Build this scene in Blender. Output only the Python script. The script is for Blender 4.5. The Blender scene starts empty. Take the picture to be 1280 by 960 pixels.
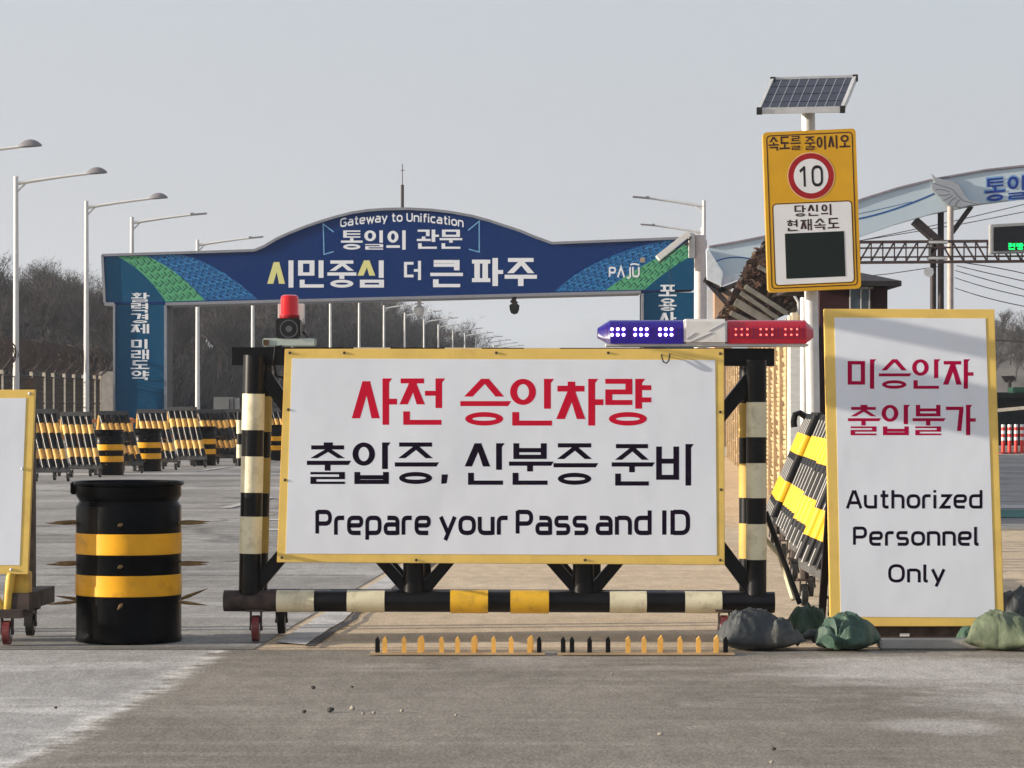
import bpy, bmesh, math, random
from mathutils import Vector, Matrix, noise
random.seed(7)
R = math.radians
V = Vector
# ------------------------------------------------------------------ camera
F, CX, HY, H = 3600.0, 640.0, 506.0, 1.30      # focal length in photo pixels, centre, horizon row, eye height
scene = bpy.context.scene
COL = scene.collection
cam_d = bpy.data.cameras.new('camera'); cam = bpy.data.objects.new('camera', cam_d); COL.objects.link(cam)
cam.location = (0, 0, H); cam.rotation_euler = (R(90), 0, 0)
cam_d.sensor_width = 36; cam_d.lens = F / 1280 * 36; cam_d.shift_y = 26 / 1280
cam_d.clip_start = .1; cam_d.clip_end = 20000
scene.camera = cam
# ------------------------------------------------------------------ sky and sun
SUN_EL, SUN_FRONT = R(11), R(7.5)               # elevation; how far the sun stands to the camera's side of due left
to_sun = V((-math.cos(SUN_EL)*math.cos(SUN_FRONT), -math.cos(SUN_EL)*math.sin(SUN_FRONT), math.sin(SUN_EL)))
w = bpy.data.worlds.new('World'); scene.world = w; w.use_nodes = True
nt = w.node_tree; bg = nt.nodes['Background']
sky = nt.nodes.new('ShaderNodeTexSky'); sky.sky_type = 'NISHITA'; sky.sun_disc = False
sky.sun_elevation = SUN_EL; sky.sun_rotation = math.atan2(to_sun.x, to_sun.y)
sky.air_density = 1.3; sky.dust_density = 4.0; sky.ozone_density = 2.0; sky.altitude = 20
hs = nt.nodes.new('ShaderNodeHueSaturation'); hs.inputs['Saturation'].default_value = .8; hs.inputs['Value'].default_value = 1.0
mx = nt.nodes.new('ShaderNodeMix'); mx.data_type = 'RGBA'; mx.inputs[0].default_value = .45
mx.inputs[7].default_value = (4.85, 5.1, 6.1, 1)
nt.links.new(sky.outputs[0], hs.inputs['Color']); nt.links.new(hs.outputs[0], mx.inputs[6])
nt.links.new(mx.outputs[2], bg.inputs[0]); bg.inputs[1].default_value = .085
sd = bpy.data.lights.new('sun', 'SUN'); sun = bpy.data.objects.new('sun', sd); COL.objects.link(sun)
sd.energy = 5.0; sd.angle = R(.35); sd.color = (1, .90, .76)
sun.rotation_euler = to_sun.to_track_quat('Z', 'Y').to_euler(); sun.location = (-30, -10, 30)
vs = scene.view_settings; vs.view_transform = 'Standard'; vs.look = 'None'; vs.gamma = 1; vs.use_curve_mapping = False
vs.exposure = 1.0
try:
    scene.cycles.max_bounces = 6; scene.cycles.transparent_max_bounces = 6; scene.cycles.use_denoising = True
except Exception: pass

# ------------------------------------------------------------------ helpers
def P(px, py, Y): return V(((px-CX)*Y/F, Y, H-(py-HY)*Y/F))
def GX(px, Y): return (px-CX)*Y/F
def LAT(lat, Y, z=0): return V((lat + (835-640)/F*Y, Y, z))
def srgb(r, g, b):
    f = lambda c: (c/255)/12.92 if c <= 10 else ((c/255+.055)/1.055)**2.4
    return (f(r), f(g), f(b))
MATS = {}
def M(name, col, rough=.6, metal=0, var=.12, scale=6, bump=0, bscale=40, dirt=0, dirtcol=(.12,.095,.07), dscale=3, emit=None, spec=.35, stretch=(1,1,1), coat=0):
    """Procedural paint / metal / cloth: a base colour broken by noise, optional dirt patches and bump."""
    if name in MATS: return MATS[name]
    m = bpy.data.materials.new(name); m.use_nodes = True; MATS[name] = m
    n = m.node_tree; b = n.nodes['Principled BSDF']; L = n.links.new
    b.inputs['Roughness'].default_value = rough; b.inputs['Metallic'].default_value = metal
    b.inputs['Specular IOR Level'].default_value = spec
    if coat: b.inputs['Coat Weight'].default_value = coat
    tc = n.nodes.new('ShaderNodeTexCoord'); mp = n.nodes.new('ShaderNodeMapping'); mp.inputs['Scale'].default_value = stretch
    L(tc.outputs['Object'], mp.inputs[0])
    nz = n.nodes.new('ShaderNodeTexNoise'); nz.inputs['Scale'].default_value = scale; nz.inputs['Detail'].default_value = 6
    L(mp.outputs[0], nz.inputs['Vector'])
    rp = n.nodes.new('ShaderNodeValToRGB'); cr = rp.color_ramp
    cr.elements[0].position = .3; cr.elements[1].position = .7
    cr.elements[0].color = (*[max(0, c*(1-var)) for c in col], 1); cr.elements[1].color = (*[min(1, c*(1+var)) for c in col], 1)
    L(nz.outputs['Fac'], rp.inputs[0]); out = rp.outputs[0]
    if dirt:
        n2 = n.nodes.new('ShaderNodeTexNoise'); n2.inputs['Scale'].default_value = dscale; n2.inputs['Detail'].default_value = 9; n2.inputs['Roughness'].default_value = .7
        L(mp.outputs[0], n2.inputs['Vector'])
        r2 = n.nodes.new('ShaderNodeMapRange'); r2.inputs[1].default_value = .5; r2.inputs[2].default_value = .75; r2.inputs[4].default_value = dirt
        L(n2.outputs['Fac'], r2.inputs[0])
        mi = n.nodes.new('ShaderNodeMix'); mi.data_type = 'RGBA'; L(r2.outputs[0], mi.inputs[0]); L(out, mi.inputs[6]); mi.inputs[7].default_value = (*dirtcol, 1)
        out = mi.outputs[2]
    L(out, b.inputs['Base Color'])
    if bump:
        nb = n.nodes.new('ShaderNodeTexNoise'); nb.inputs['Scale'].default_value = bscale; nb.inputs['Detail'].default_value = 4
        L(mp.outputs[0], nb.inputs['Vector'])
        bp = n.nodes.new('ShaderNodeBump'); bp.inputs['Strength'].default_value = 1; bp.inputs['Distance'].default_value = bump
        L(nb.outputs['Fac'], bp.inputs['Height']); L(bp.outputs[0], b.inputs['Normal'])
    if emit:
        b.inputs['Emission Color'].default_value = (*emit[:3], 1); b.inputs['Emission Strength'].default_value = emit[3]
    return m

class MB:
    """collects shapes; build() links them as ONE mesh object"""
    def __init__(s): s.v = []; s.f = []; s.m = []
    def add(s, vs, fs, mi=0):
        o = len(s.v); s.v += [tuple(p) for p in vs]
        for f in fs: s.f.append([i+o for i in f]); s.m.append(mi)
        return s
    def poly(s, pts, mi=0): return s.add(pts, [list(range(len(pts)))], mi)
    def box(s, lo, hi, mi=0):
        x0,y0,z0 = lo; x1,y1,z1 = hi
        return s.add([(x0,y0,z0),(x1,y0,z0),(x1,y1,z0),(x0,y1,z0),(x0,y0,z1),(x1,y0,z1),(x1,y1,z1),(x0,y1,z1)],
              [(0,3,2,1),(4,5,6,7),(0,1,5,4),(1,2,6,5),(2,3,7,6),(3,0,4,7)], mi)
    def prism(s, pts, d, mi=0, side=None):
        n = len(pts); d = V(d); a = [V(p) for p in pts]; b = [p+d for p in a]
        s.add(a+b, [list(range(n)), list(range(2*n-1, n-1, -1))], mi)
        s.add(a+b, [(i, n+i, n+(i+1)%n, (i+1)%n) for i in range(n)], mi if side is None else side)
        return s
    def frame(s, d):
        d = V(d).normalized(); u = V((0,0,1)) if abs(d.z) < .9 else V((1,0,0))
        a = d.cross(u).normalized(); return a, a.cross(d).normalized()
    def bar(s, p, q, wd, ht, mi=0):
        p = V(p); q = V(q); a, b = s.frame(q-p); a = a*wd/2; b = b*ht/2
        c = [p-a-b, p+a-b, p+a+b, p-a+b]; e = [x+(q-p) for x in c]
        return s.add(c+e, [(0,1,2,3),(7,6,5,4),(0,4,5,1),(1,5,6,2),(2,6,7,3),(3,7,4,0)], mi)
    def tube(s, pts, r, n=12, mi=0, cap=True, rs=None):
        pts = [V(p) for p in pts]; N = len(pts); vs = []; fs = []; a = None
        for i, p in enumerate(pts):
            d = (pts[min(i+1,N-1)]-pts[max(i-1,0)]).normalized()
            if a is None: a, b = s.frame(d)
            else:
                a = (a-d*a.dot(d)).normalized(); b = a.cross(d)
            rr = rs[i] if rs else r
            vs += [p+(a*math.cos(2*math.pi*k/n)+b*math.sin(2*math.pi*k/n))*rr for k in range(n)]
        for i in range(N-1):
            for k in range(n):
                fs.append((i*n+k, i*n+(k+1)%n, (i+1)*n+(k+1)%n, (i+1)*n+k))
        s.add(vs, fs, mi)
        if cap: s.add(vs[:n], [list(range(n-1,-1,-1))], mi); s.add(vs[-n:], [list(range(n))], mi)
        return s
    def striped(s, p, q, r, cuts, n=20, over=None):
        """round pipe p..q painted in bands: cuts = [(t0,t1,material)], over adds thickness to one material"""
        p = V(p); q = V(q)
        for t0, t1, mi in cuts: s.tube([p+(q-p)*t0, p+(q-p)*t1], r+(over or {}).get(mi, 0), n, mi)
        return s
    def lathe(s, prof, c=(0,0,0), n=32, mi=0, mis=None):
        c = V(c); k = len(prof); vs = []
        for j in range(n):
            t = 2*math.pi*j/n
            vs += [c+V((r*math.cos(t), r*math.sin(t), z)) for r, z in prof]
        o = len(s.v); s.v += [tuple(p) for p in vs]
        for j in range(n):
            for i in range(k-1):
                s.f.append([o+j*k+i, o+((j+1)%n)*k+i, o+((j+1)%n)*k+i+1, o+j*k+i+1]); s.m.append(mis[i] if mis else mi)
        return s
    def disc(s, c, r, nrm=(0,-1,0), n=32, mi=0, r0=0):
        c = V(c); a, b = s.frame(nrm)
        o = [c+(a*math.cos(2*math.pi*k/n)+b*math.sin(2*math.pi*k/n))*r for k in range(n)]
        if not r0: return s.poly(o, mi)
        i = [c+(a*math.cos(2*math.pi*k/n)+b*math.sin(2*math.pi*k/n))*r0 for k in range(n)]
        return s.add(o+i, [(k, (k+1)%n, n+(k+1)%n, n+k) for k in range(n)], mi)
    def ball(s, c, r, mi=0, n=12):
        prof = [(r*math.sin(math.pi*i/n)+1e-5, -r*math.cos(math.pi*i/n)) for i in range(n+1)]
        return s.lathe(prof, c, n*2, mi)
    def build(s, name, mats, parent=None, bevel=0, loc=None, smooth=True, mesh_only=False):
        if not isinstance(mats, (list, tuple)): mats = [mats]
        off = V((0,0,0))
        if parent is not None:
            p = parent
            while p: off += p.location; p = p.parent
        if loc is not None: off = off + V(loc)
        me = bpy.data.meshes.new(name); me.from_pydata([tuple(V(p)-off) for p in s.v], [], s.f)
        for m in mats: me.materials.append(m)
        me.polygons.foreach_set('material_index', s.m)
        bm = bmesh.new(); bm.from_mesh(me)
        bmesh.ops.remove_doubles(bm, verts=bm.verts, dist=1e-6) if bevel else None
        if bevel:
            es = [e for e in bm.edges if len(e.link_faces) == 2 and e.calc_face_angle(0) > .6]
            bmesh.ops.bevel(bm, geom=es, offset=bevel, segments=2, affect='EDGES', clamp_overlap=True)
        if len(bm.faces) < 20000: bmesh.ops.recalc_face_normals(bm, faces=bm.faces)
        bm.to_mesh(me); bm.free()
        if smooth:
            me.polygons.foreach_set('use_smooth', [True]*len(me.polygons)); me.set_sharp_from_angle(angle=R(38))
        if mesh_only: return me
        o = bpy.data.objects.new(name, me); COL.objects.link(o)
        if parent is not None: o.parent = parent
        if loc is not None: o.location = loc
        return o

def tag(o, label=None, cat=None, group=None, kind=None):
    if label: o['label'] = label
    if cat: o['category'] = cat
    if group: o['group'] = group
    if kind: o['kind'] = kind
    return o
def thing(name, loc, label, cat, group=None):
    o = bpy.data.objects.new(name, None); COL.objects.link(o); o.location = loc; o.empty_display_size = .2
    return tag(o, label, cat, group)
KIDS = {}
def tree_of(o): return [c for c in bpy.data.objects if c.parent == o]
def dup(root, loc, rotz=0, label=None, group=None, scale=None):
    def cp(o, par):
        c = o.copy(); COL.objects.link(c); c.parent = par
        for ch in KIDS.setdefault(o.name, tree_of(o)): cp(ch, c)
        return c
    r = cp(root, None); r.location = loc; r.rotation_euler = (0, 0, rotz)
    if scale: r.scale = (scale,)*3 if not isinstance(scale, tuple) else scale
    if label: r['label'] = label
    if group: r['group'] = group
    return r

# ------------------------------------------------------------------ lettering: hangul and latin drawn as strokes
CHO='ㄱㄲㄴㄷㄸㄹㅁㅂㅃㅅㅆㅇㅈㅉㅊㅋㅌㅍㅎ'; JUNG='ㅏㅐㅑㅒㅓㅔㅕㅖㅗㅘㅙㅚㅛㅜㅝㅞㅟㅠㅡㅢㅣ'; JONG=' ㄱㄲㄳㄴㄵㄶㄷㄹㄺㄻㄼㄽㄾㄿㅀㅁㅂㅄㅅㅆㅇㅈㅊㅋㅌㅍㅎ'
def rect(x0,y0,x1,y1): return [(x0,y0),(x1,y0),(x1,y1),(x0,y1)]
def ring(x0,y0,x1,y1,tx,ty,n=28):
    cx,cy,rx,ry = (x0+x1)/2,(y0+y1)/2,(x1-x0)/2,(y1-y0)/2
    q = []
    for k in range(n):
        a,b = 2*math.pi*k/n, 2*math.pi*(k+1)/n
        q.append([(cx+rx*math.cos(a),cy+ry*math.sin(a)),(cx+rx*math.cos(b),cy+ry*math.sin(b)),
                  (cx+(rx-tx)*math.cos(b),cy+(ry-ty)*math.sin(b)),(cx+(rx-tx)*math.cos(a),cy+(ry-ty)*math.sin(a))])
    return q
def jamo(c, x0,y0,x1,y1, tv, th):
    """list of strokes; a stroke = list of polygons"""
    w, h = x1-x0, y1-y0
    nh = {'ㄹ':3,'ㅌ':3,'ㅂ':2,'ㄷ':2,'ㅁ':2,'ㅍ':2,'ㅎ':3,'ㅊ':2.4}.get(c,1)
    th = min(th, h/(2*nh-1)*(1.0 if nh > 2 else 1.15) if nh > 1 else h*.45)
    Hh = lambda y, a=x0, b=x1: [rect(a, y-th/2, b, y+th/2)]
    Vv = lambda x, a=y0, b=y1: [rect(x-tv/2, a, x+tv/2, b)]
    t, bt, md = y1-th/2, y0+th/2, (y0+y1)/2
    def legs(yt):
        wl = tv*1.12; xm = x0+w*.53; return [[[(xm-wl*.55,yt),(xm+wl*.55,yt),(x0+wl*.95,y0),(x0-wl*.15,y0)]],
                                       [[(xm-wl*.15,yt-(yt-y0)*.25),(xm+wl*.45,yt),(x1+wl*.12,y0),(x1-wl*.98,y0)]]]
    if c == 'ㄱ': return [Hh(t), [[(x1-tv,y1-th),(x1,y1-th),(x1-w*.12 if h > .5 else x1,y0),(x1-w*.12-tv if h > .5 else x1-tv,y0)]]]
    if c == 'ㅋ': return [Hh(t), Hh(md,x0,x1-tv), Vv(x1-tv/2,y0,y1-th)]
    if c == 'ㄴ': return [Vv(x0+tv/2,y0+th,y1), Hh(bt)]
    if c == 'ㄷ': return [Hh(t), Vv(x0+tv/2,y0+th,y1-th), Hh(bt)]
    if c == 'ㅌ': return [Hh(t), Vv(x0+tv/2,y0+th,y1-th), Hh(bt), Hh(md,x0+tv,x1)]
    if c == 'ㄹ': return [Hh(t), Vv(x1-tv/2,md+th/2,y1-th), Hh(md), Vv(x0+tv/2,y0+th,md-th/2), Hh(bt)]
    if c == 'ㅁ': return [Hh(t), Hh(bt), Vv(x0+tv/2,y0+th,y1-th), Vv(x1-tv/2,y0+th,y1-th)]
    if c == 'ㅂ': return [Vv(x0+tv/2,y0+th), Vv(x1-tv/2,y0+th), Hh(bt), Hh(y0+h*.56,x0+tv,x1-tv)]
    if c == 'ㅍ': return [Hh(t), Hh(bt), Vv(x0+w*.28,y0+th,y1-th), Vv(x0+w*.72,y0+th,y1-th)]
    if c == 'ㅅ': return legs(y1)
    if c == 'ㅈ': return [Hh(t)] + legs(y1-th)
    if c == 'ㅊ': return [[rect(x0+w*.38,y1-th*.7,x0+w*.66,y1)], Hh(y1-th*1.2)] + legs(y1-th*1.7)
    if c == 'ㅎ': return [[rect(x0+w*.36,y1-th*.8,x0+w*.66,y1)], Hh(y1-th*1.45), ring(x0+w*.1,y0,x1-w*.1,y1-th*2.1,tv*.95,th*.95)]
    if c == 'ㅇ': return [ring(x0+w*.02,y0,x1-w*.02,y1,tv*1.02,min(th*1.05,h*.36))]
    return []
def syllable(ch, tv=.155, th=.125, flag=True):
    n = ord(ch)-0xAC00; c, j, k = CHO[n//588], JUNG[(n%588)//28], JONG[n%28]
    S = []; jong = k != ' '
    if jong: th = th*.86
    vy0 = .36 if jong else 0
    def VV(x, y0=vy0, y1=1.0):
        S.append(('v', [rect(x-tv/2,y0,x+tv/2,y1)]))
        if flag: S.append(('v', [[(x+tv/2,y1),(x+tv/2+.07,y1),(x+tv/2,y1-.09)]]))
    def HH(y, x0, x1, fl=True):
        S.append(('v', [rect(x0,y-th/2,x1,y+th/2)]))
        if flag and fl: S.append(('v', [[(x1,y+th/2),(x1,y-th/2),(x1+.07,y+th/2)]]))
    my = (vy0+1)/2
    if j in 'ㅏㅐㅑㅓㅔㅕㅣ':
        cx1 = .60
        if j == 'ㅏ': VV(.76); S.append(('v',[rect(.76+tv/2,my-th/2,1.02,my+th/2)]))
        if j == 'ㅑ':
            VV(.74)
            for q in (.13,-.13): S.append(('v',[rect(.74+tv/2,my+q-th/2,1.02,my+q+th/2)]))
        if j == 'ㅣ': VV(.84)
        if j == 'ㅓ': VV(.88); S.append(('v',[rect(.56,my-th/2,.88-tv/2,my+th/2)])); cx1 = .54
        if j == 'ㅕ':
            VV(.88); cx1 = .56
            for q in (.12,-.12): S.append(('v',[rect(.6,my+q-th/2,.88-tv/2,my+q+th/2)]))
        if j == 'ㅐ': tv0=tv; tv=tv*.85; VV(.70); VV(.94); S.append(('v',[rect(.70+tv/2,my-th/2,.94-tv/2,my+th/2)])); cx1=.55; tv=tv0
        if j == 'ㅔ': tv0=tv; tv=tv*.85; VV(.73); VV(.95); S.append(('v',[rect(.52,my-th/2,.73-tv/2,my+th/2)])); cx1=.50; tv=tv0
        cb = (0, .44, cx1, 1) if jong else (0, .14, cx1, .94)
    elif j in 'ㅗㅛㅜㅡ':
        zy = (.34, .56) if jong else (.0, .40)
        if j == 'ㅡ': yy = .47 if jong else .18; HH(yy,-.03,1.03)
        if j == 'ㅜ':
            yy = zy[1]-th/2; HH(yy,-.03,1.03); S.append(('v',[rect(.5-tv/2,zy[0]-(.02 if jong else 0),.5+tv/2,yy-th/2)]))
        if j in 'ㅗㅛ':
            yy = zy[0]+th/2 + (.02 if jong else .08); HH(yy,-.03,1.03)
            for q in ((.5,) if j == 'ㅗ' else (.33,.67)): S.append(('v',[rect(q-tv/2,yy+th/2,q+tv/2,zy[1]+.04)]))
        cb = (.08, .62, .92, 1) if jong else (.08, .46, .92, 1)
    else:
        VV(.86 if j != 'ㅘ' else .78)
        if j == 'ㅘ': S.append(('v',[rect(.78+tv/2,my-th/2,1.04,my+th/2)]))
        yy = .46 if jong else .16; HH(yy,0,.66,False)
        top = .6 if jong else .40
        if j in 'ㅘㅚ': S.append(('v',[rect(.32-tv/2,yy+th/2,.32+tv/2,top+.04)]))
        cb = (.04, .66 if j in 'ㅘㅚ' else .58, .60, 1) if jong else (.04, .46 if j in 'ㅘㅚ' else .36, .60, .98)
    for st in jamo(c, *cb, tv, th): S.append(('c', st))
    if jong:
        for st in jamo(k, .06, 0, .94, .29, tv, th): S.append(('j', st))
    return S
def rounded(pts, r, closed=False):
    out = []; N = len(pts)
    for i, p in enumerate(pts):
        if not closed and i in (0, N-1): out.append(V(p)); continue
        a, b, c = V(pts[i-1]), V(p), V(pts[(i+1)%N])
        la, lc = (a-b).length, (c-b).length; rr = min(r, la*.5, lc*.5)
        s, e = b+(a-b).normalized()*rr, b+(c-b).normalized()*rr
        for t in [k/6 for k in range(7)]: out.append(s*(1-t)**2 + b*2*t*(1-t) + e*t*t)
    return out
def strip(pts, t, closed=False):
    pts = [p for i, p in enumerate(pts) if i == 0 or (p-pts[i-1]).length > 1e-5]
    if closed and (pts[0]-pts[-1]).length < 1e-5: pts.pop()
    N = len(pts); Lp = []; Rp = []
    for i, p in enumerate(pts):
        a = pts[i-1] if (i or closed) else None; c = pts[(i+1)%N] if (i < N-1 or closed) else None
        d1 = (p-a).normalized() if a is not None and (p-a).length > 1e-9 else None
        d2 = (c-p).normalized() if c is not None and (c-p).length > 1e-9 else None
        d1 = d1 or d2; d2 = d2 or d1
        n1, n2 = V((-d1.y,d1.x)), V((-d2.y,d2.x)); m = (n1+n2)
        m = m.normalized() if m.length > 1e-6 else n1
        k = t/2/max(.35, m.dot(n1)); Lp.append(p+m*k); Rp.append(p-m*k)
    rng = range(N if closed else N-1)
    return [[tuple(Rp[i]),tuple(Rp[(i+1)%N]),tuple(Lp[(i+1)%N]),tuple(Lp[i])] for i in rng]
X_ = .74
LATIN = {  # glyph: (width, [(points, corner radius, closed)])
 'P': (.72,[([(0,0),(0,1)],0,0),([(0,.95),(.68,.95),(.68,.44),(.05,.44)],.26,0)]),
 'r': (.42,[([(0,-.05),(0,X_-.05),(.44,X_-.05)],.2,0)]),
 'e': (.70,[([(.02,.36),(.66,.36),(.66,X_-.05),(0,X_-.05),(0,.03),(.62,.03)],.24,0)]),
 'p': (.70,[([(0,-.27),(0,X_-.05),(.66,X_-.05),(.66,.03),(.05,.03)],.24,0)]),
 'a': (.68,[([(.1,X_-.05),(.64,X_-.05),(.64,-.05)],.22,0),([(.64,.03),(0,.03),(0,.40),(.6,.40)],.17,0)]),
 'y': (.70,[([(0,X_),(.36,0)],0,0),([(.70,X_),(.22,-.29)],0,0)]),
 'o': (.70,[([(0,.03),(.68,.03),(.68,X_-.05),(0,X_-.05)],.3,1)]),
 'u': (.68,[([(0,X_),(0,.03),(.64,.03)],.24,0),([(.64,X_),(.64,-.05)],0,0)]),
 's': (.64,[([(.60,X_-.05),(0,X_-.05),(0,.36),(.60,.36),(.60,.03),(0,.03)],.17,0)]),
 'n': (.68,[([(0,X_),(0,-.05)],0,0),([(.04,X_-.05),(.64,X_-.05),(.64,-.05)],.24,0)]),
 'd': (.70,[([(.66,1.02),(.66,-.05)],0,0),([(.62,X_-.05),(0,X_-.05),(0,.03),(.62,.03)],.24,0)]),
 'h': (.68,[([(0,1.02),(0,-.05)],0,0),([(.04,X_-.05),(.64,X_-.05),(.64,-.05)],.24,0)]),
 't': (.50,[([(.2,1.0),(.2,.03),(.5,.03)],.2,0),([(0,X_-.05),(.48,X_-.05)],0,0)]),
 'i': (.12,[([(.02,X_),(.02,-.05)],0,0),([(.02,1.02),(.02,.87)],0,0)]),
 'l': (.2,[([(.02,1.02),(.02,.03),(.2,.03)],.1,0)]),
 'z': (.62,[([(.02,X_-.05),(.58,X_-.05),(.04,.03),(.62,.03)],0,0)]),
 'A': (.86,[([(0,-.05),(.40,1.0)],0,0),([(.86,-.05),(.46,1.0)],0,0),([(.2,.28),(.68,.28)],0,0)]),
 'O': (.86,[([(0,.03),(.82,.03),(.82,.95),(0,.95)],.4,1)]),
 'I': (.16,[([(.05,1.02),(.05,-.05)],0,0)]),
 'D': (.74,[([(0,-.05),(0,1.02)],0,0),([(.04,.95),(.70,.95),(.70,.03),(.04,.03)],.38,0)]),
 'G': (.82,[([(.76,.82),(.7,.95),(0,.95),(0,.03),(.76,.03),(.76,.46),(.42,.46)],.32,0)]),
 'w': (1.0,[([(0,.72),(.25,.02),(.5,.58),(.75,.02),(1.0,.72)],0,0)]),
 'U': (.78,[([(0,1.02),(0,.03),(.74,.03),(.74,1.02)],.34,0)]),
 'f': (.44,[([(.14,-.05),(.14,.95),(.44,.95)],.2,0),([(0,X_-.05),(.42,X_-.05)],0,0)]),
 'c': (.62,[([(.6,X_-.05),(0,X_-.05),(0,.03),(.6,.03)],.26,0)]),
 'J': (.5,[([(.44,1.02),(.44,-.1),(.05,-.1)],.3,0)]),
 'Λ': (.80,[([(0,-.05),(.40,1.0),(.8,-.05)],0,0)]),
 '1': (.5,[([(.05,.74),(.34,.92)],0,0),([(.36,1.0),(.36,-.02)],0,0)]),
 '0': (.68,[([(0,.03),(.64,.03),(.64,.95),(0,.95)],.36,1)]),
}
def latin_strokes(word, t=.155, gap=.27):
    S = []; x = 0
    for ch in word:
        if ch == ' ': x += .45; continue
        wd, st = LATIN[ch]
        for pts, r, cl in st: S.append(strip([V((q.x+x, q.y)) for q in rounded([V((*p,)) for p in pts], r, cl)], t, cl))
        x += wd+gap
    return S, x-gap
def put(mb, strokes, fn, k0=0, mi=0):
    for k, st in enumerate(strokes):
        for pg in st: mb.poly([fn(x, y, k0+k) for x, y in pg], mi)
def lay(Y, step=.00004, base=.00025, skew=None):
    """pixel-in-the-photo -> point on a board that stands at depth Y (face towards -y)"""
    def f(px, py, k=0):
        if skew: px, py = skew(px, py)
        p = P(px, py, Y); p.y -= base + step*(k % 12); return p
    return f
class Words:
    """a line of writing: each word becomes a mesh of its own"""
    def __init__(s): s.l = []
    def new(s): m = MB(); s.l.append(m); return m
    def build(s, name, mats, parent, smooth=False): return [m.build(name, mats, parent, smooth=smooth) for m in s.l]
def hangul(mb, word, x0, y0, x1, y1, to, tv=.155, th=.125, flag=True, gap=.10, mi=0, cho_mi=None, vertical=False):
    if isinstance(mb, Words): mb = mb.new()
    n = len(word)
    for i, ch in enumerate(word):
        if ch == ' ': continue
        if vertical: hgt = (y1-y0)/n; a, b, wd, hg = x0, y0+hgt*i, x1-x0, hgt*(1-gap)
        else: wd = (x1-x0)/(n+(n-1)*gap); a, b, hg = x0+wd*(1+gap)*i, y0, y1-y0
        for k, (role, st) in enumerate(syllable(ch, tv, th, flag)):
            m_ = cho_mi.get(i, mi) if (cho_mi and role == 'c') else mi
            put(mb, [st], lambda x, y, kk: to(a+x*wd, b+hg-y*hg, kk), k, m_)
def latin(mb, word, x0, x1, ycap, ybase, to, t=.155, gap=.27, mi=0):
    if isinstance(mb, Words): mb = mb.new()
    S, wd = latin_strokes(word, t, gap); sx = (x1-x0)/wd
    put(mb, S, lambda x, y, k: to(x0+x*sx, ybase-y*(ybase-ycap), k), 0, mi)

# ------------------------------------------------------------------ materials
black = M('black_paint', (.006,.006,.007), .32, var=.3, dirt=.35, dirtcol=(.03,.026,.022), dscale=9, spec=.22)
cream = M('cream_reflective', (.72,.66,.46), .45, var=.10, dirt=.65, dirtcol=(.26,.20,.11), dscale=11)
yellow = M('yellow_reflective', (.78,.45,.03), .4, var=.1, dirt=.6, dirtcol=(.2,.12,.04), dscale=10)
border = M('yellow_border', (.80,.55,.14), .5, var=.07, dirt=.35, dirtcol=(.35,.22,.06), dscale=5)
white_board = M('white_board', (.77,.80,.85), .38, var=.025, scale=1.6, bump=.016, bscale=.9, dirt=.28, dirtcol=(.56,.57,.58), dscale=2.2, stretch=(1,1,.8))
red_ink = M('red_lettering', (.58,.008,.035), .6, var=.05, spec=.1)
crimson_ink = M('crimson_lettering', (.40,.003,.05), .6, var=.05, spec=.1)
dark_ink = M('dark_lettering', (.010,.005,.016), .6, var=.1, spec=.08)
rust = M('rusty_steel', (.10,.055,.03), .8, var=.5, scale=20)
rust_paint = M('rusty_dark_paint', (.05,.035,.03), .7, var=.5, scale=14)
galv = M('galvanised_steel', (.55,.55,.54), .45, metal=.3, var=.12)
pole_white = M('pale_pole_paint', (.66,.65,.62), .5, var=.06)
dark_steel = M('dark_steel', (.03,.02,.02), .6, var=.3)
rubber = M('black_rubber', (.02,.02,.02), .8, var=.2)
red_wheel = M('red_caster_wheel', (.17,.03,.03), .6, var=.25, dirt=.5, dirtcol=(.3,.22,.2), dscale=30)
concrete = M('weathered_concrete', (.33,.31,.28), .9, var=.2, scale=4, bump=.002, bscale=60)

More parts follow.
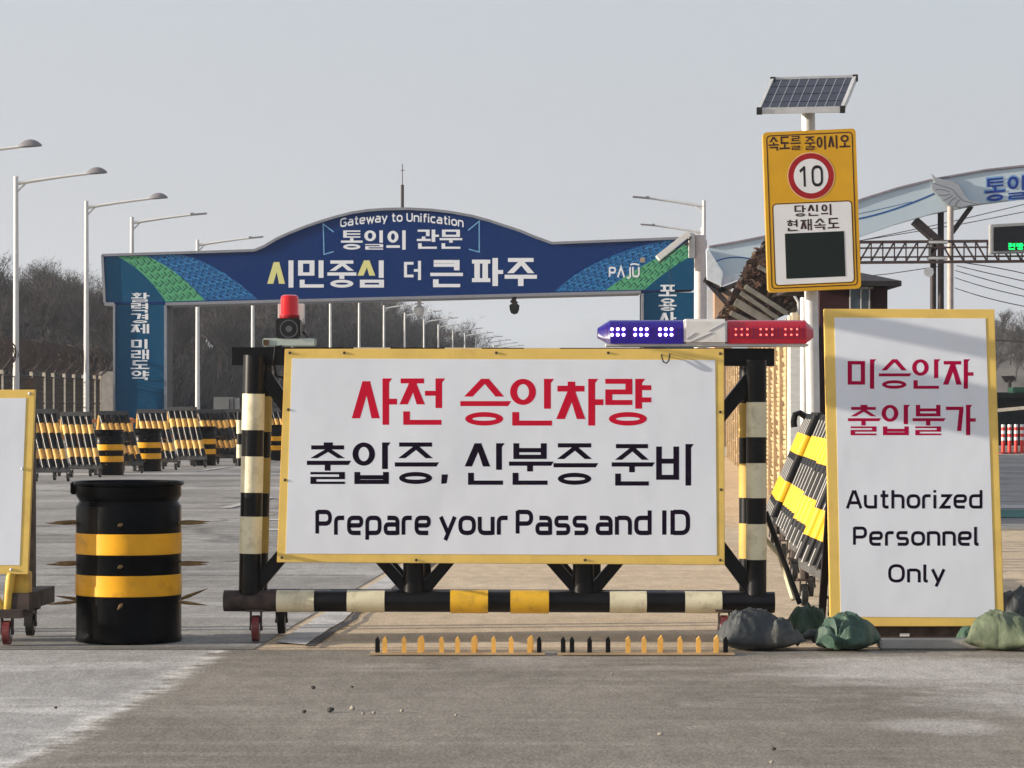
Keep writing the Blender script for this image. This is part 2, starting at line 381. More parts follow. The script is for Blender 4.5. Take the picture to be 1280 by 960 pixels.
# ------------------------------------------------------------------ ground
def ground_mat(name, cols, streak=0, light=None, zones=None, blot=None, rough=.92, bump=.004, cracks=0):
    """asphalt or concrete: fine aggregate, broad wear, streaks along x, worn pale patches"""
    m = bpy.data.materials.new(name); m.use_nodes = True; n = m.node_tree; b = n.nodes['Principled BSDF']; L = n.links.new
    b.inputs['Roughness'].default_value = rough; b.inputs['Specular IOR Level'].default_value = .25
    tc = n.nodes.new('ShaderNodeTexCoord')
    def nz(scale, det, stretch=(1,1,1), ro=.6):
        mp = n.nodes.new('ShaderNodeMapping'); mp.inputs['Scale'].default_value = stretch; L(tc.outputs['Object'], mp.inputs[0])
        t = n.nodes.new('ShaderNodeTexNoise'); t.inputs['Scale'].default_value = scale; t.inputs['Detail'].default_value = det; t.inputs['Roughness'].default_value = ro
        L(mp.outputs[0], t.inputs['Vector']); return t.outputs['Fac']
    def mr(x, a, c, lo=0, hi=1):
        t = n.nodes.new('ShaderNodeMapRange'); L(x, t.inputs[0])
        for i, q in enumerate((a, c, lo, hi)): t.inputs[i+1].default_value = q
        return t.outputs[0]
    def mix(f, a, c, mode='MIX'):
        t = n.nodes.new('ShaderNodeMix'); t.data_type = 'RGBA'; t.blend_type = mode
        if isinstance(f, float): t.inputs[0].default_value = f
        else: L(f, t.inputs[0])
        for s, q in ((6, a), (7, c)):
            if isinstance(q, tuple): t.inputs[s].default_value = (*q, 1)
            else: L(q, t.inputs[s])
        return t.outputs[2]
    c = mix(mr(nz(.5, 8, (1,.6,1)), .35, .65), cols[0], cols[1])
    if light: c = mix(mr(nz(light[1], 9, light[3] if len(light) > 3 else (.5,1,1), .68), light[2], light[2]+.14, 0, .85), c, light[0])
    if streak: c = mix(mr(nz(3, 6, (.12,1.5,1)), .5, .72, 0, streak), c, cols[2])
    def math_(op, a, c):
        t = n.nodes.new('ShaderNodeMath'); t.operation = op
        for i, q in enumerate((a, c)):
            if isinstance(q, (int, float)): t.inputs[i].default_value = q
            else: L(q, t.inputs[i])
        return t.outputs[0]
    if zones:     # a second, paler surfacing left of a line along the road, with a crumbling pale edge
        sp_ = n.nodes.new('ShaderNodeSeparateXYZ'); L(tc.outputs['Object'], sp_.inputs[0])
        lat = math_('SUBTRACT', sp_.outputs[0], math_('MULTIPLY', sp_.outputs[1], .0542))
        lat = math_('ADD', lat, math_('MULTIPLY', math_('SUBTRACT', nz(2.2, 8, (1,1,1), .7), .5), .42))
        p = mix(mr(nz(.55, 7, (1,.6,1)), .35, .65), zones[1], zones[2])
        p = mix(mr(nz(1.0, 9, (.35,1.3,1), .7), .50, .66, 0, .9), p, zones[3])
        c = mix(mr(lat, zones[0]+.02, zones[0]-.03), c, p)
        ed = math_('MULTIPLY', mr(math_('ABSOLUTE', math_('SUBTRACT', lat, zones[0]), 0), .10, .01, 0, 1), mr(nz(6, 6), .42, .6, 0, .9))
        c = mix(ed, c, zones[4])
    for bx, by, br_, col in (blot or []):   # dusty patch of its own shape
        sp2 = n.nodes.new('ShaderNodeVectorMath'); sp2.operation = 'DISTANCE'; L(tc.outputs['Object'], sp2.inputs[0]); sp2.inputs[1].default_value = (bx, by, 0)
        dd = math_('ADD', sp2.outputs['Value'], math_('MULTIPLY', math_('SUBTRACT', nz(1.4, 9, (.6,1.2,1), .72), .5), br_*1.9))
        c = mix(mr(dd, br_, br_*.45, 0, .85), c, col)
    g = mr(nz(75, 4, (1,.3,1)), .3, .7, .76, 1.22); g2 = n.nodes.new('ShaderNodeCombineColor')
    for i in range(3): L(g, g2.inputs[i])
    c = mix(1.0, c, g2.outputs[0], 'MULTIPLY')
    g = mr(nz(9, 8, (1,.35,1), .7), .3, .7, .80, 1.18); g3 = n.nodes.new('ShaderNodeCombineColor')
    for i in range(3): L(g, g3.inputs[i])
    c = mix(1.0, c, g3.outputs[0], 'MULTIPLY')
    c = mix(mr(nz(.33, 7, (1,.55,1), .65), .52, .66, 0, .38), c, tuple(q*.55 for q in cols[0]))
    if cracks:
        vo = n.nodes.new('ShaderNodeTexVoronoi'); vo.feature = 'DISTANCE_TO_EDGE'; vo.inputs['Scale'].default_value = cracks
        mp = n.nodes.new('ShaderNodeVectorMath'); mp.operation = 'ADD'; L(tc.outputs['Object'], mp.inputs[0])
        nn = n.nodes.new('ShaderNodeTexNoise'); nn.inputs['Scale'].default_value = 2; nn.inputs['Detail'].default_value = 6; L(tc.outputs['Object'], nn.inputs['Vector']); L(nn.outputs['Color'], mp.inputs[1])
        L(mp.outputs[0], vo.inputs['Vector']); c = mix(mr(vo.outputs['Distance'], .0, .012, .6, 0), c, (.05,.045,.04))
    L(c, b.inputs['Base Color'])
    bp = n.nodes.new('ShaderNodeBump'); bp.inputs['Distance'].default_value = bump; L(nz(70, 4), bp.inputs['Height']); L(bp.outputs[0], b.inputs['Normal'])
    return m
tan_ground = ground_mat('dusty_ground', [(.50,.385,.255),(.60,.475,.325),(.40,.30,.195)], .45, ((.66,.55,.40), .6, .55))
asphalt_far = ground_mat('grey_asphalt', [(.19,.178,.16),(.34,.322,.295),(.50,.48,.44)], .5, ((.55,.53,.50), .35, .55, (.25,1,1)), cracks=.12)
asphalt_near = ground_mat('brown_grey_asphalt', [(.175,.156,.128),(.265,.236,.195),(.34,.308,.262)], .5, ((.36,.33,.285), 1.1, .58),
    zones=(-2.36,(.30,.285,.265),(.40,.385,.36),(.60,.575,.54),(.66,.63,.58)), blot=[(2.0,14.0,.9,(.46,.43,.40)),(2.6,12.6,.9,(.42,.39,.36)),(1.75,11.6,.35,(.40,.37,.34)),(.1,14.6,.5,(.30,.27,.235))])
pale_conc = ground_mat('scuffed_pale_asphalt', [(.27,.255,.24),(.35,.335,.315),(.52,.50,.47)], .6, ((.55,.53,.50), .9, .5))
dust_pale = ground_mat('pale_dust', [(.36,.33,.30),(.46,.43,.39),(.30,.27,.24)], .4, ((.55,.52,.48), .8, .5))

g = MB().poly([(-3400,-60,0),(3400,-60,0),(3400,6400,0),(-3400,6400,0)]).build('ground', tan_ground, smooth=False); tag(g, kind='structure')
def sheet(name, pts, z, mat):
    o = MB().poly([(p[0],p[1],z) for p in pts]).build(name, mat, smooth=False); return tag(o, kind='structure')
YJ = 15.25   # the joint across the road, just in front of the barriers
sheet('road', [LAT(-21.5,YJ), LAT(-2.2,YJ), LAT(-2.2,900), LAT(-21.5,900)], .004, asphalt_far)
sheet('asphalt_apron', [(-30,-20), (40,-20), (40,YJ), (-30,YJ)], .004, asphalt_near)
def ragged(a, b, n=40, amp=.05, sc=2.0):
    a = V(a); b = V(b); d = (b-a).normalized(); nn = V((-d.y, d.x, 0)); out = []
    for i in range(n+1):
        p = a+(b-a)*i/n; out.append(p+nn*amp*noise.noise((p.x*sc, p.y*sc, 3)))
    return out
sheet('right_road', [LAT(3.2,30), LAT(24,30), LAT(24,600), LAT(3.2,600)], .004, asphalt_far)
paint = ground_mat('worn_road_paint', [(.46,.44,.41),(.56,.54,.51),(.33,.31,.29)], .75, ((.30,.285,.27), 1.8, .52), bump=.002)
teal_paint = ground_mat('worn_green_road_paint', [(.05,.16,.14),(.08,.2,.17),(.12,.18,.16)], .4)
mk = MB()
e1 = ragged(LAT(-2.13,YJ+.42), LAT(-2.15,120), 300, .022, 1.6); e2 = ragged(LAT(-1.95,YJ+.25), LAT(-1.96,120), 300, .022, 1.7)
for a, b, c, d in zip(e1, e2, e2[1:], e1[1:]): mk.poly([(p.x,p.y,.010) for p in (a,b,c,d)])
for l0, l1, y0, y1 in ((-4.3,-2.6,29.6,30.0),(-4.5,-2.6,32.2,32.6),(-14,-2.6,53,54.2)):
    mk.poly([(*LAT(l0,y0)[:2],.010),(*LAT(l1,y0)[:2],.010),(*LAT(l1,y1)[:2],.010),(*LAT(l0,y1)[:2],.010)])
for lat in (-5.6,-9.2,-12.8):
    for y0 in range(36, 130, 10): mk.poly([(*LAT(lat,y0)[:2],.014),(*LAT(lat+.14,y0)[:2],.014),(*LAT(lat+.14,y0+4)[:2],.014),(*LAT(lat,y0+4)[:2],.014)])
for l0, l1, y0, y1 in ((3.2,14,21.4,22.2),(3.2,14,24.4,25.3),(3.2,14,36.0,37.2)):
    mk.poly([(*LAT(l0,y0)[:2],.010),(*LAT(l1,y0)[:2],.010),(*LAT(l1,y1)[:2],.010),(*LAT(l0,y1)[:2],.010)])
tag(mk.build('road_markings', paint, smooth=False), kind='structure')
sheet('green_road_marking', [LAT(3.4,33), LAT(14,31.5), LAT(14,35.4), LAT(3.4,35.4)], .012, teal_paint)
# joints in the road surface: thin dark sealed cracks
jt = MB()
for yy, l0, l1 in ((33.6,-20,-2.3),(21.9,-20,-2.3),(YJ+.0,-14,20),(27,-20,-2.3)):
    e1 = ragged(LAT(l0,yy), LAT(l1,yy), 70, .025, 3)
    for a, b in zip(e1, e1[1:]): jt.poly([(a.x,a.y-.018,.0125),(b.x,b.y-.018,.0125),(b.x,b.y+.018,.0125),(a.x,a.y+.018,.0125)])
e1 = ragged(LAT(-1.90,YJ+.1), LAT(-1.90,60), 160, .03, 2.5)
for a, b in zip(e1, e1[1:]): jt.poly([(a.x-.02,a.y,.0125),(b.x-.02,b.y,.0125),(b.x+.02,b.y,.0125),(a.x+.02,a.y,.0125)])
tag(jt.build('road_joints', M('joint_sealant', (.045,.04,.038), .8, var=.3), smooth=False), kind='structure')
# pale scuffed patch at the right front
e = [LAT(.9+1.15*math.cos(t)*(1+.35*noise.noise((math.cos(t)*2,math.sin(t)*2,5))), 13.6+1.35*math.sin(t)*(1+.35*noise.noise((math.cos(t)*3,math.sin(t)*3,9)))) for t in [k*math.pi/40 for k in range(80)]]
# ------------------------------------------------------------------ trees and hills
hill_mat = M('leaf_litter_hillside', (.018,.017,.018), .95, var=.5, scale=.15)
def hill_z(lat, Y):
    a = max(0, -lat-25)
    if Y < 108 or lat < -160: return -.3
    return 5.5*(1-math.exp(-a/14))*min(1, (Y-108)/40) + (1.2*noise.noise((lat*.05, Y*.02, 1)) if a > 2 else 0)*min(1, a/10)
hm = MB(); lats = [-24,-26,-29,-33,-38,-44,-52,-62,-75,-95,-130,-170]; ys = list(range(96, 700, 12))
vs_ = [(*LAT(l,y)[:2], hill_z(l,y)+.002) for y in ys for l in lats]; k = len(lats)
hm.add(vs_, [(i*k+j, i*k+j+1, (i+1)*k+j+1, (i+1)*k+j) for i in range(len(ys)-1) for j in range(k-1)])
tag(hm.build('hillside', hill_mat), kind='structure')
bark = M('grey_bark', (.060,.050,.046), .95, var=.3, scale=3)
twig_m = [M('twigs_warm_grey', (.048,.041,.039), .95, var=.35, scale=.6), M('twigs_brown', (.040,.032,.030), .95, var=.35, scale=.6), M('twigs_pale', (.080,.069,.064), .95, var=.3, scale=.6)]
def bare_tree_meshes(seed, ht, spread, tm):
    rnd = random.Random(seed); tr = MB(); cr = MB()
    def branch(p, d, ln, r, lev):
        q = p + d*ln; mid = p + d*ln*.5 + V((rnd.uniform(-1,1), rnd.uniform(-1,1), 0))*ln*.07
        (tr if lev < 2 else cr).tube([p, mid, q], r, 5 if lev < 2 else 3, 0, False, [r, r*.8, r*.55])
        if lev >= 4: return
        n = (6, 5, 5, 4)[lev]
        for i in range(n):
            t = rnd.uniform(.35, 1) if lev else rnd.uniform(.28, 1)
            ax = V((rnd.gauss(0,1), rnd.gauss(0,1), rnd.gauss(0,.4))).normalized()
            nd = (d*rnd.uniform(.5,.9) + ax*rnd.uniform(.5,1.0)*spread + V((0,0,.28))).normalized()
            branch(p+(q-p)*t, nd, ln*rnd.uniform(.45,.72), r*.5, lev+1)
    branch(V((0,0,0)), V((rnd.uniform(-.08,.08), rnd.uniform(-.08,.08), 1)).normalized(), ht*.52, ht*.017, 0)
    # a haze of the finest twigs
    pts = [V(v) for v in cr.v[::7]]
    for p in pts:
        for _ in range(2):
            d = V((rnd.gauss(0,.5), rnd.gauss(0,.5), rnd.uniform(.1,1))).normalized()*ht*rnd.uniform(.04,.09); s = d.cross(V((rnd.gauss(0,1),rnd.gauss(0,1),.1))).normalized()*.013
            cr.add([p-s, p+s, p+d], [(0,1,2)])
    return tr.build('trunk', bark, mesh_only=True), cr.build('crown', tm, mesh_only=True, smooth=False)
TREES = [bare_tree_meshes(11+i, 8.0, (.9,.75,1.05,.85,.6)[i], twig_m[i%3]) for i in range(5)]
def put_tree(loc, s, rz, ti, label, group):
    r = thing('bare_tree', loc, label, 'tree', group); r.scale = (s*random.uniform(.9,1.15), s*random.uniform(.9,1.15), s); r.rotation_euler = (0,0,rz)
    for nm, me in zip(('trunk','crown'), TREES[ti]):
        c = bpy.data.objects.new(nm, me); COL.objects.link(c); c.parent = r
rt = random.Random(3); nput = 0
SKY = [(-60,318),(0,322),(28,336),(55,318),(85,336),(128,352),(210,340),(300,345),(400,352),(480,362),(535,378),(560,388),(580,400),(600,414),(640,428),(660,436)]
def sky_row(px):
    for (a, ya), (b, yb) in zip(SKY, SKY[1:]):
        if a <= px <= b: return ya+(yb-ya)*(px-a)/(b-a)
    return 440
for k in range(2600):
    if nput >= 230: break
    Y = rt.uniform(150, 470); lat = -rt.uniform(26.5, 66); px = 835+lat*F/Y
    if px < -45 or px > 655: continue
    if nput < 60 and px > 150: continue          # the open stretch left of the gateway needs a full front row
    zt = H+(HY-sky_row(px)-rt.uniform(0, 26))*Y/F; hz = hill_z(lat, Y); sc_ = (zt-hz)/8.4
    if not .55 < sc_ < 1.75: continue
    put_tree(LAT(lat, Y, hz), sc_, rt.uniform(0, 6.28), rt.randrange(5),
             'bare grey winter tree in the wood on the left hillside', 'bare trees of the hillside wood'); nput += 1
for k in range(55):      # the wood goes on beyond the left edge of the view
    Y = rt.uniform(150, 300); lat = -835*Y/F - rt.uniform(14, 75); hz = hill_z(lat, Y)
    put_tree(LAT(lat, Y, hz), rt.uniform(.8, 1.15), rt.uniform(0, 6.28), rt.randrange(5), 'bare grey winter tree in the wood on the left hillside', 'bare trees of the hillside wood')
br = MB(); rb = random.Random(5)
for i in range(60000):
    Y = rb.uniform(135, 430); lat = -rb.uniform(25.5, 70); px = 835+lat*F/Y
    if px < -20 or px > 620: continue
    p = LAT(lat, Y, hill_z(lat, Y)); h_ = rb.uniform(.5, 2.2)*(1.5 if Y > 220 else 1); d = V((rb.gauss(0,.6), rb.gauss(0,.6), 1))*h_; s = V((rb.uniform(.3,1), rb.uniform(-.5,.5), 0)).normalized()*rb.uniform(.015,.045)*(1+Y/300)
    br.add([p-s, p+s, p+d+s*.2, p+d-s*.2], [(0,1,2,3)], rb.randrange(3))
tag(br.build('undergrowth', [M('brush_dark', (.013,.014,.018), .95, var=.3), M('brush_brown', (.022,.019,.019), .95, var=.3), M('brush_grey', (.033,.031,.032), .95, var=.3)], smooth=False), kind='stuff')
# far hills
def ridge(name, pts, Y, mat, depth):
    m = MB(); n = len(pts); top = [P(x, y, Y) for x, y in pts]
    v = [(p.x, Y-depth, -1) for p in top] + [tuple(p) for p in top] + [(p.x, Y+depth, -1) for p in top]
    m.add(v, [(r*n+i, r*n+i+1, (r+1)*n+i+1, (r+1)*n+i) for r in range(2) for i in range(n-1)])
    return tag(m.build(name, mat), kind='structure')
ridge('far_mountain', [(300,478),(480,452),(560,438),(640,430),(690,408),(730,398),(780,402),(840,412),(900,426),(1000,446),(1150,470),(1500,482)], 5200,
      M('hazed_mountain_wood', (.30,.31,.33), .95, var=.2, scale=.004), 900)  # pale bluish tone has distance haze mixed into the colour
ridge('right_hill', [(1150,440),(1200,416),(1240,408),(1262,412),(1290,420),(1340,412),(1420,430),(1500,470)], 260, M('right_hill_litter', (.10,.09,.08), .95, var=.45, scale=.12, bump=.3, bscale=.6), 45)
for px, py, Y, s in ((1236,430,236,.5),(1250,418,246,.5),(1263,428,238,.55),(1275,426,240,.5),(1288,430,235,.55),(1243,448,228,.45),(1269,450,226,.5),(1282,446,228,.5)):
    put_tree(P(px, py+28, Y), s, rt.uniform(0,6), rt.randrange(5), 'bare grey winter tree on the hill beyond the right road', 'bare trees on the right hill')

# ------------------------------------------------------------------ big gateway over the road
GY, GD = 101.5, 2.1
navy = M('navy_panel', (.001,.026,.135), .45, var=.06, spec=.1); teal = M('teal_panel', (.001,.070,.155), .45, var=.06, spec=.1)
green_p = M('green_panel', (.085,.36,.17), .5, var=.06); blue_p = M('blue_panel', (.005,.10,.29), .5, var=.06)
fret_b = M('fret_light_blue', (.035,.26,.55), .5, var=.05); fret_g = M('fret_dark_green', (.025,.19,.12), .5, var=.05)
trim_m = M('grey_trim', (.24,.25,.28), .5, var=.08); w_let = M('white_letters', (.80,.82,.85), .4, var=.03)
y_let = M('pale_yellow_letters', (.72,.70,.28), .4, var=.03); ltb = M('light_blue_line', (.18,.42,.66), .5)
gate = thing('gateway_arch', P(500, 0, GY).xy.to_3d(), 'wide navy gateway arch spanning the road, white hangul reading 시민중심 더 큰 파주', 'gateway')
arc_top = [(318,313),(330,308),(345,299),(360,292),(380,284),(400,277),(420,271),(440,266),(460,263),(480,261.5),(510,261),(540,262.5),(565,265.5),(590,270),(612,276),(630,282),(650,288.5),(668,296),(690,304)]
beam = [(128,319)] + arc_top + [(868,297),(868,362),(801,365),(207,380),(131,380)]
D = V((0,GD,0))
MB().prism([P(x,y,GY) for x, y in beam], D).build('beam', [navy], gate)
def ground_y(Y): return HY + H*F/Y
for x0, x1, yt in ((143,207,381),(803,868,366)):
    MB().prism([P(x0,yt,GY),P(x1,yt-.5,GY),P(x1,ground_y(GY),GY),P(x0,ground_y(GY),GY)], D, 0, 1).build('pillar', [teal, dark_steel], gate)  # dark side faces carry the inner returns' shade in their colour
# trim along the outline (stands proud of the beam)
tr = MB()
def edge(pts, wpx=4, dp=None):
    for a, b in zip(pts, pts[1:]):
        p, q = P(*a,GY), P(*b,GY); p.y += (GD/2 if dp is None else 0); q.y += (GD/2 if dp is None else 0); tr.bar(p, q, GD+.16 if dp is None else dp, wpx*GY/F)
edge([(128,319)]+arc_top+[(868,297)], 3.2); edge([(131,378),(128,319)], 3); edge([(207,380),(801,365)], 3.6); edge([(131,380),(143,380)], 4)
edge([(143,380),(143,ground_y(GY)-1)], 2.6, .2); edge([(207,382),(207,ground_y(GY)-1)], 3, .2); edge([(803,367),(803,ground_y(GY)-1)], 3, .2)
tr.build('trim', trim_m, gate)
gl = lay(GY, .0008, .003); gt = lay(GY, .0006, .006)
def bez(a, c, b, n=16): return [tuple(V(a)*(1-t)**2+V(c)*2*t*(1-t)+V(b)*t*t) for t in [i/n for i in range(n+1)]]
def inside(p, poly):
    x, y = p; r = False
    for (x0,y0),(x1,y1) in zip(poly, poly[1:]+poly[:1]):
        if (y0 > y) != (y1 > y) and x < (x1-x0)*(y-y0)/(y1-y0)+x0: r = not r
    return r
def swoosh(name, curves, cols, fl=1):
    s = MB(); regs = []
    for (a, b), mi in zip(zip(curves, curves[1:]), cols):
        pg = a + b[::-1]; regs.append(pg); s.poly([gl(x,y,0) for x, y in pg], mi)
    # lattice of key-fret strokes drawn over the bands
    u = V((.72,.69)) if fl > 0 else V((.72,-.69)); v_ = V((u.y,-u.x)) if fl > 0 else V((-u.y,u.x)); c0 = V(curves[0][0])
    rr = random.Random(4)
    segs = []
    for i in range(-70, 75):
        for j in range(-80, 90):
            o = c0 + u*i*5.0 + v_*j*3.4
            ph = (i+2*j) % 5
            if ph in (0, 1, 3): segs.append((o, o+u*5.0))
            if ph in (2, 4): segs.append((o, o+v_*3.4))
            if ph == 1: segs.append((o+u*5.0, o+u*5.0+v_*2.0))
            if ph == 4: segs.append((o+v_*3.4, o+v_*3.4-u*3))
    for a, b in segs:
        for pg, mi in zip(regs, cols):
            if mi >= 2: continue
            if inside(a, pg) and inside(b, pg):
                d = (b-a).normalized(); nn = V((-d.y,d.x))*.55; a2 = a-d*.5; b2 = b+d*.5
                s.poly([gl(*q, 1) for q in (a2+nn, b2+nn, b2-nn, a2-nn)], 3+mi)
    return s.build(name, [green_p, blue_p, teal, fret_g, fret_b], gate, smooth=False)
cl = [[(131.5,321.5),(131.5,340),(131.5,360),(131.5,378)], bez((147,320.8),(182,338),(207,377)), bez((182,319.6),(222,336),(256,375.5)), bez((226,318.3),(272,328),(322,374))]
swoosh('left_swoosh_panel', cl, (2, 0, 1))
cr_ = [bez((693,364.5),(740,318),(836,299.5)), bez((757,363),(800,330),(868,300)), bez((806,362),(835,335),(868,318)), [(868,362),(868,350),(868,340),(868,330)]]
swoosh('right_swoosh_panel', [[tuple(q) for q in c] for c in cr_], (1, 0, 2), -1)
t = Words()
hangul(t, '통일의', 427, 288, 508.5, 312, gt, .17, .13, False); hangul(t, '관문', 521, 287, 577, 311, gt, .17, .13, False)
hangul(t, '시민중심', 335, 325.5, 482, 359.5, gt, .18, .14, False, cho_mi={0:1, 3:1}); hangul(t, '더', 505, 326, 527, 350, gt, .17, .14, False)
hangul(t, '큰', 539, 325, 577.5, 359, gt, .18, .14, False); hangul(t, '파주', 590, 322.5, 670, 357.5, gt, .18, .14, False)
wd = latin_strokes('Gateway to Unification', .2, .27)[1]; x_at = 0
for word in ('Gateway', 'to', 'Unification'):
    tg_ = t.new(); S_, w_ = latin_strokes(word, .2, .27)
    for k, st in enumerate(S_):
        for pg in st:
            def am(x, y, kk):
                q = ((x+x_at)/wd-.5)*2; return gt(502.5+q*76.5, 276.5+7.0*q*q-y*10, kk)
            tg_.poly([am(x, y, k) for x, y in pg], 0)
    x_at += w_+.27+.45
latin(t, 'PΛJU', 762, 799, 334, 346, gt, .2, .28)
put(t.l[-1], [strip([V(q) for q in bez((788,331),(793,328.5),(799,331.5),6)], 2)], lambda x, y, k: gt(x, y, 3))
t.build('lettering', [w_let, y_let], gate, smooth=False)
t = Words(); hangul(t, '활력경제', 164, 366, 186, 418, gt, .17, .13, False, .09, vertical=True); hangul(t, '미래도약', 164, 424, 186, 476.5, gt, .17, .13, False, .09, vertical=True); t.build('left_pillar_lettering', w_let, gate, smooth=False)
t = MB(); hangul(t, '포용사회', 824, 356, 845, 424, gt, .17, .13, False, .09, vertical=True); t.build('right_pillar_lettering', w_let, gate, smooth=False)
t = MB()
for pl in ([(417,290),(404,280),(405,318),(417,314.5)], [(585,288),(599,276.5),(599,315),(586,311.5)]): put(t, [strip([V(p) for p in pl], 1.3)], lambda x, y, k: gl(x, y, 2))
t.build('bracket_lines', ltb, gate, smooth=False)
MB().disc(gt(803,325,3), 3.4*GY/F).build('emblem_disc', M('tan_disc', (.35,.28,.2), .6), gate, smooth=False)
t = MB(); t.tube([P(503,262,GY+.6), P(503,231,GY+.6)], .055, 8); t.tube([P(503,231,GY+.6), P(503,205,GY+.6)], .016, 6); t.tube([P(500.5,213,GY+.6), P(506,213,GY+.6)], .012, 5)
tag(t.build('lightning_rod', dark_steel), 'thin dark lightning rod on the crest of the navy gateway', 'lightning rod')
def gate_camera(px, py, lab, dark):
    r = thing('hanging_camera', P(px, py, GY+.4), lab, 'camera')
    MB().tube([P(px,py-1,GY+.4), P(px,py+9,GY+.4)], .07, 8).build('stem', dark_steel if dark else pole_white, r)
    b = MB(); b.lathe([(.02,-.62),(.12,-.58),(.17,-.45),(.18,-.3),(.1,-.24),(.001,-.24)], P(px,py,GY+.4), 16)
    b.build('dome', rubber if dark else pole_white, r)
    if dark: MB().bar(P(px-4,py+4,GY+.3), P(px+3,py+9,GY+.3), .12, .16).build('housing', rust_paint, r)
gate_camera(524, 374, 'white dome camera hanging under the left half of the gateway beam', False)
gate_camera(643, 371, 'dark camera hanging under the gateway beam near its middle', True)

# ------------------------------------------------------------------ street lamps
lamp_metal = M('lamp_pole_paint', (.62,.61,.58), .5, var=.06); lamp_head = M('lamp_head_grey', (.20,.19,.20), .5, var=.1)
def lamp(h=8.2, arm=2.15, cobra=True, label='', group='', loc=(0,0,0), flip=1):
    r = thing('street_lamp', loc, label, 'street lamp', group); L0 = V(loc)
    MB().tube([L0, L0+V((0,0,h*.5)), L0+V((0,0,h))], .1, 10, rs=[.105,.085,.07]).build('pole', lamp_metal, r)
    a = MB(); pts = [L0+V((flip*arm*t, 0, h-.22+.35*t-.05*t*t)) for t in (0,.25,.5,.75,1)]
    a.tube(pts, .04, 8, rs=[.055,.05,.045,.04,.04]); a.tube([L0+V((0,0,h-.5)), L0+V((flip*.3,0,h-.2))], .03, 6); a.build('arm', lamp_metal, r)
    e_ = pts[-1]
    hd = MB()
    if cobra:
        n = 8
        for i in range(n):
            t0, t1 = i/n, (i+1)/n
            def sec(t):
                x = e_.x+flip*(.62*t-.02); hh = .19*math.sin(math.pi*min(.999,(t*.93+.05)))**.7; ww = .13*math.sin(math.pi*min(.999,t*.9+.07))**.6
                return [V((x, e_.y+ww*math.cos(q), e_.z+.04*t+max(-.025, hh*math.sin(q)))) for q in [k*math.pi/5 for k in range(10)]]
            A, B = sec(t0), sec(t1); hd.add(A+B, [(k,(k+1)%10,10+(k+1)%10,10+k) for k in range(10)])
    else:
        hd.bar(e_, e_+V((flip*.6,0,.055)), .22, .06); hd.bar(e_+V((0,0,.02)), e_+V((flip*.12,0,.03)), .12, .1)
    hd.build('lamp_head', lamp_head, r)
    return r
first = {}
for i, px in enumerate((-75,20,108,165,247,316,366,413,449,480,506,530,548,566,581,595,607,617,626)):
    Y = F*19.7/(835-px); lo = V((GX(px,Y), Y, 0)); cob = px < 120
    names = {-75:'street lamp whose domed head alone shows at the left edge of the view', 20:'tall pale street lamp with domed head before the left hillside',
             108:'pale street lamp with domed head next left of the gateway', 165:'pale street lamp with flat head rising above the gateway left corner',
             247:'pale street lamp with flat head, its pole seen just inside the gateway'}
    lab = names.get(px, 'pale street lamp in the receding row seen under the gateway')
    if cob not in first: first[cob] = lamp(cobra=cob, label=lab, group='street lamps along the left of the road', loc=lo)
    else: dup(first[cob], lo, label=lab)
rl = lamp(cobra=False, label='pale street lamp with flat head pointing left above the gateway right end', group='street lamps on the right of the gateway', loc=V((GX(880,105),105,0)), flip=-1, arm=2.0, h=8.75)
dup(rl, V((GX(878,121),121,0)), label='farther pale street lamp pointing left, its arm lower beside the gateway end')
# wrapped banner on one far pole
# ------------------------------------------------------------------ left roadside fence with razor wire, wall, boxes
fz = thing('razor_wire_fence', V((GX(60,92),92,0)), 'roadside fence of pale posts topped by razor wire coils before the hillside', 'fence')
fpost = M('pale_fence_post', (.62,.55,.45), .7, var=.15)
xs = [-14,2,22,39,55,66,80,92,104,118,125]; pts = []
for px in xs:
    Y = 84+ (px+14)*.145; p = V((GX(px,Y),Y,0)); pts.append(p)
    MB().box((p.x-.05,p.y-.05,0),(p.x+.05,p.y+.05,2.35)).build('post', fpost, fz)
    MB().bar(p+V((0,0,2.3)), p+V((.35,-.1,2.75)), .05, .05).build('outrigger', dark_steel, fz)
rl_ = MB()
for z in (.5,1.35,2.2): rl_.tube([p+V((0,-.07,z)) for p in pts], .03, 6)
rl_.build('rail', rust_paint, fz)
cw = MB(); rr = random.Random(9)
for c_off, rad in ((.0,.42),(.3,.36)):
    for a, b in zip(pts, pts[1:]):
        n = max(3, int((b-a).length/.30))
        for i in range(n):
            c = a+(b-a)*i/n+V((0,c_off*.4,2.82+rr.uniform(-.05,.05)+c_off*.4)); tilt = rr.choice((-1,1))*rr.uniform(.7,1.4); r_ = rad*rr.uniform(.9,1.08)
            d = (b-a).normalized(); ax = (d+V((0,tilt,0))).normalized(); A, B = cw.frame(ax)
            cw.tube([c+(A*math.cos(k*math.pi/7)+B*math.sin(k*math.pi/7))*r_ for k in range(15)], .02, 3, 0, False)
cw.build('razor_coil', M('razor_wire', (.03,.02,.018), .6, var=.3), fz, smooth=False)
fm = MB()
for i in range(len(pts)-1):
    a, b = pts[i], pts[i+1]; n = 16
    for q in range(n):
        p0 = a+(b-a)*q/n; fm.bar(p0+V((0,.03,.1)), p0+V((0,.03,2.2)), .02, .02)
    for q in range(14): z = .15+q*.15; fm.bar(a+V((0,.05,z)), b+V((0,.05,z)), .016, .016)
fm.build('wire_mesh', M('fence_mesh', (.022,.016,.012), .7, var=.2), fz, smooth=False)
tag(MB().box((GX(124,108),107.8,0),(GX(143.5,108),108.2,2.55)).build('roadside_wall', concrete, bevel=.03), 'beige concrete wall end between the fence and the gateway pillar', 'wall')
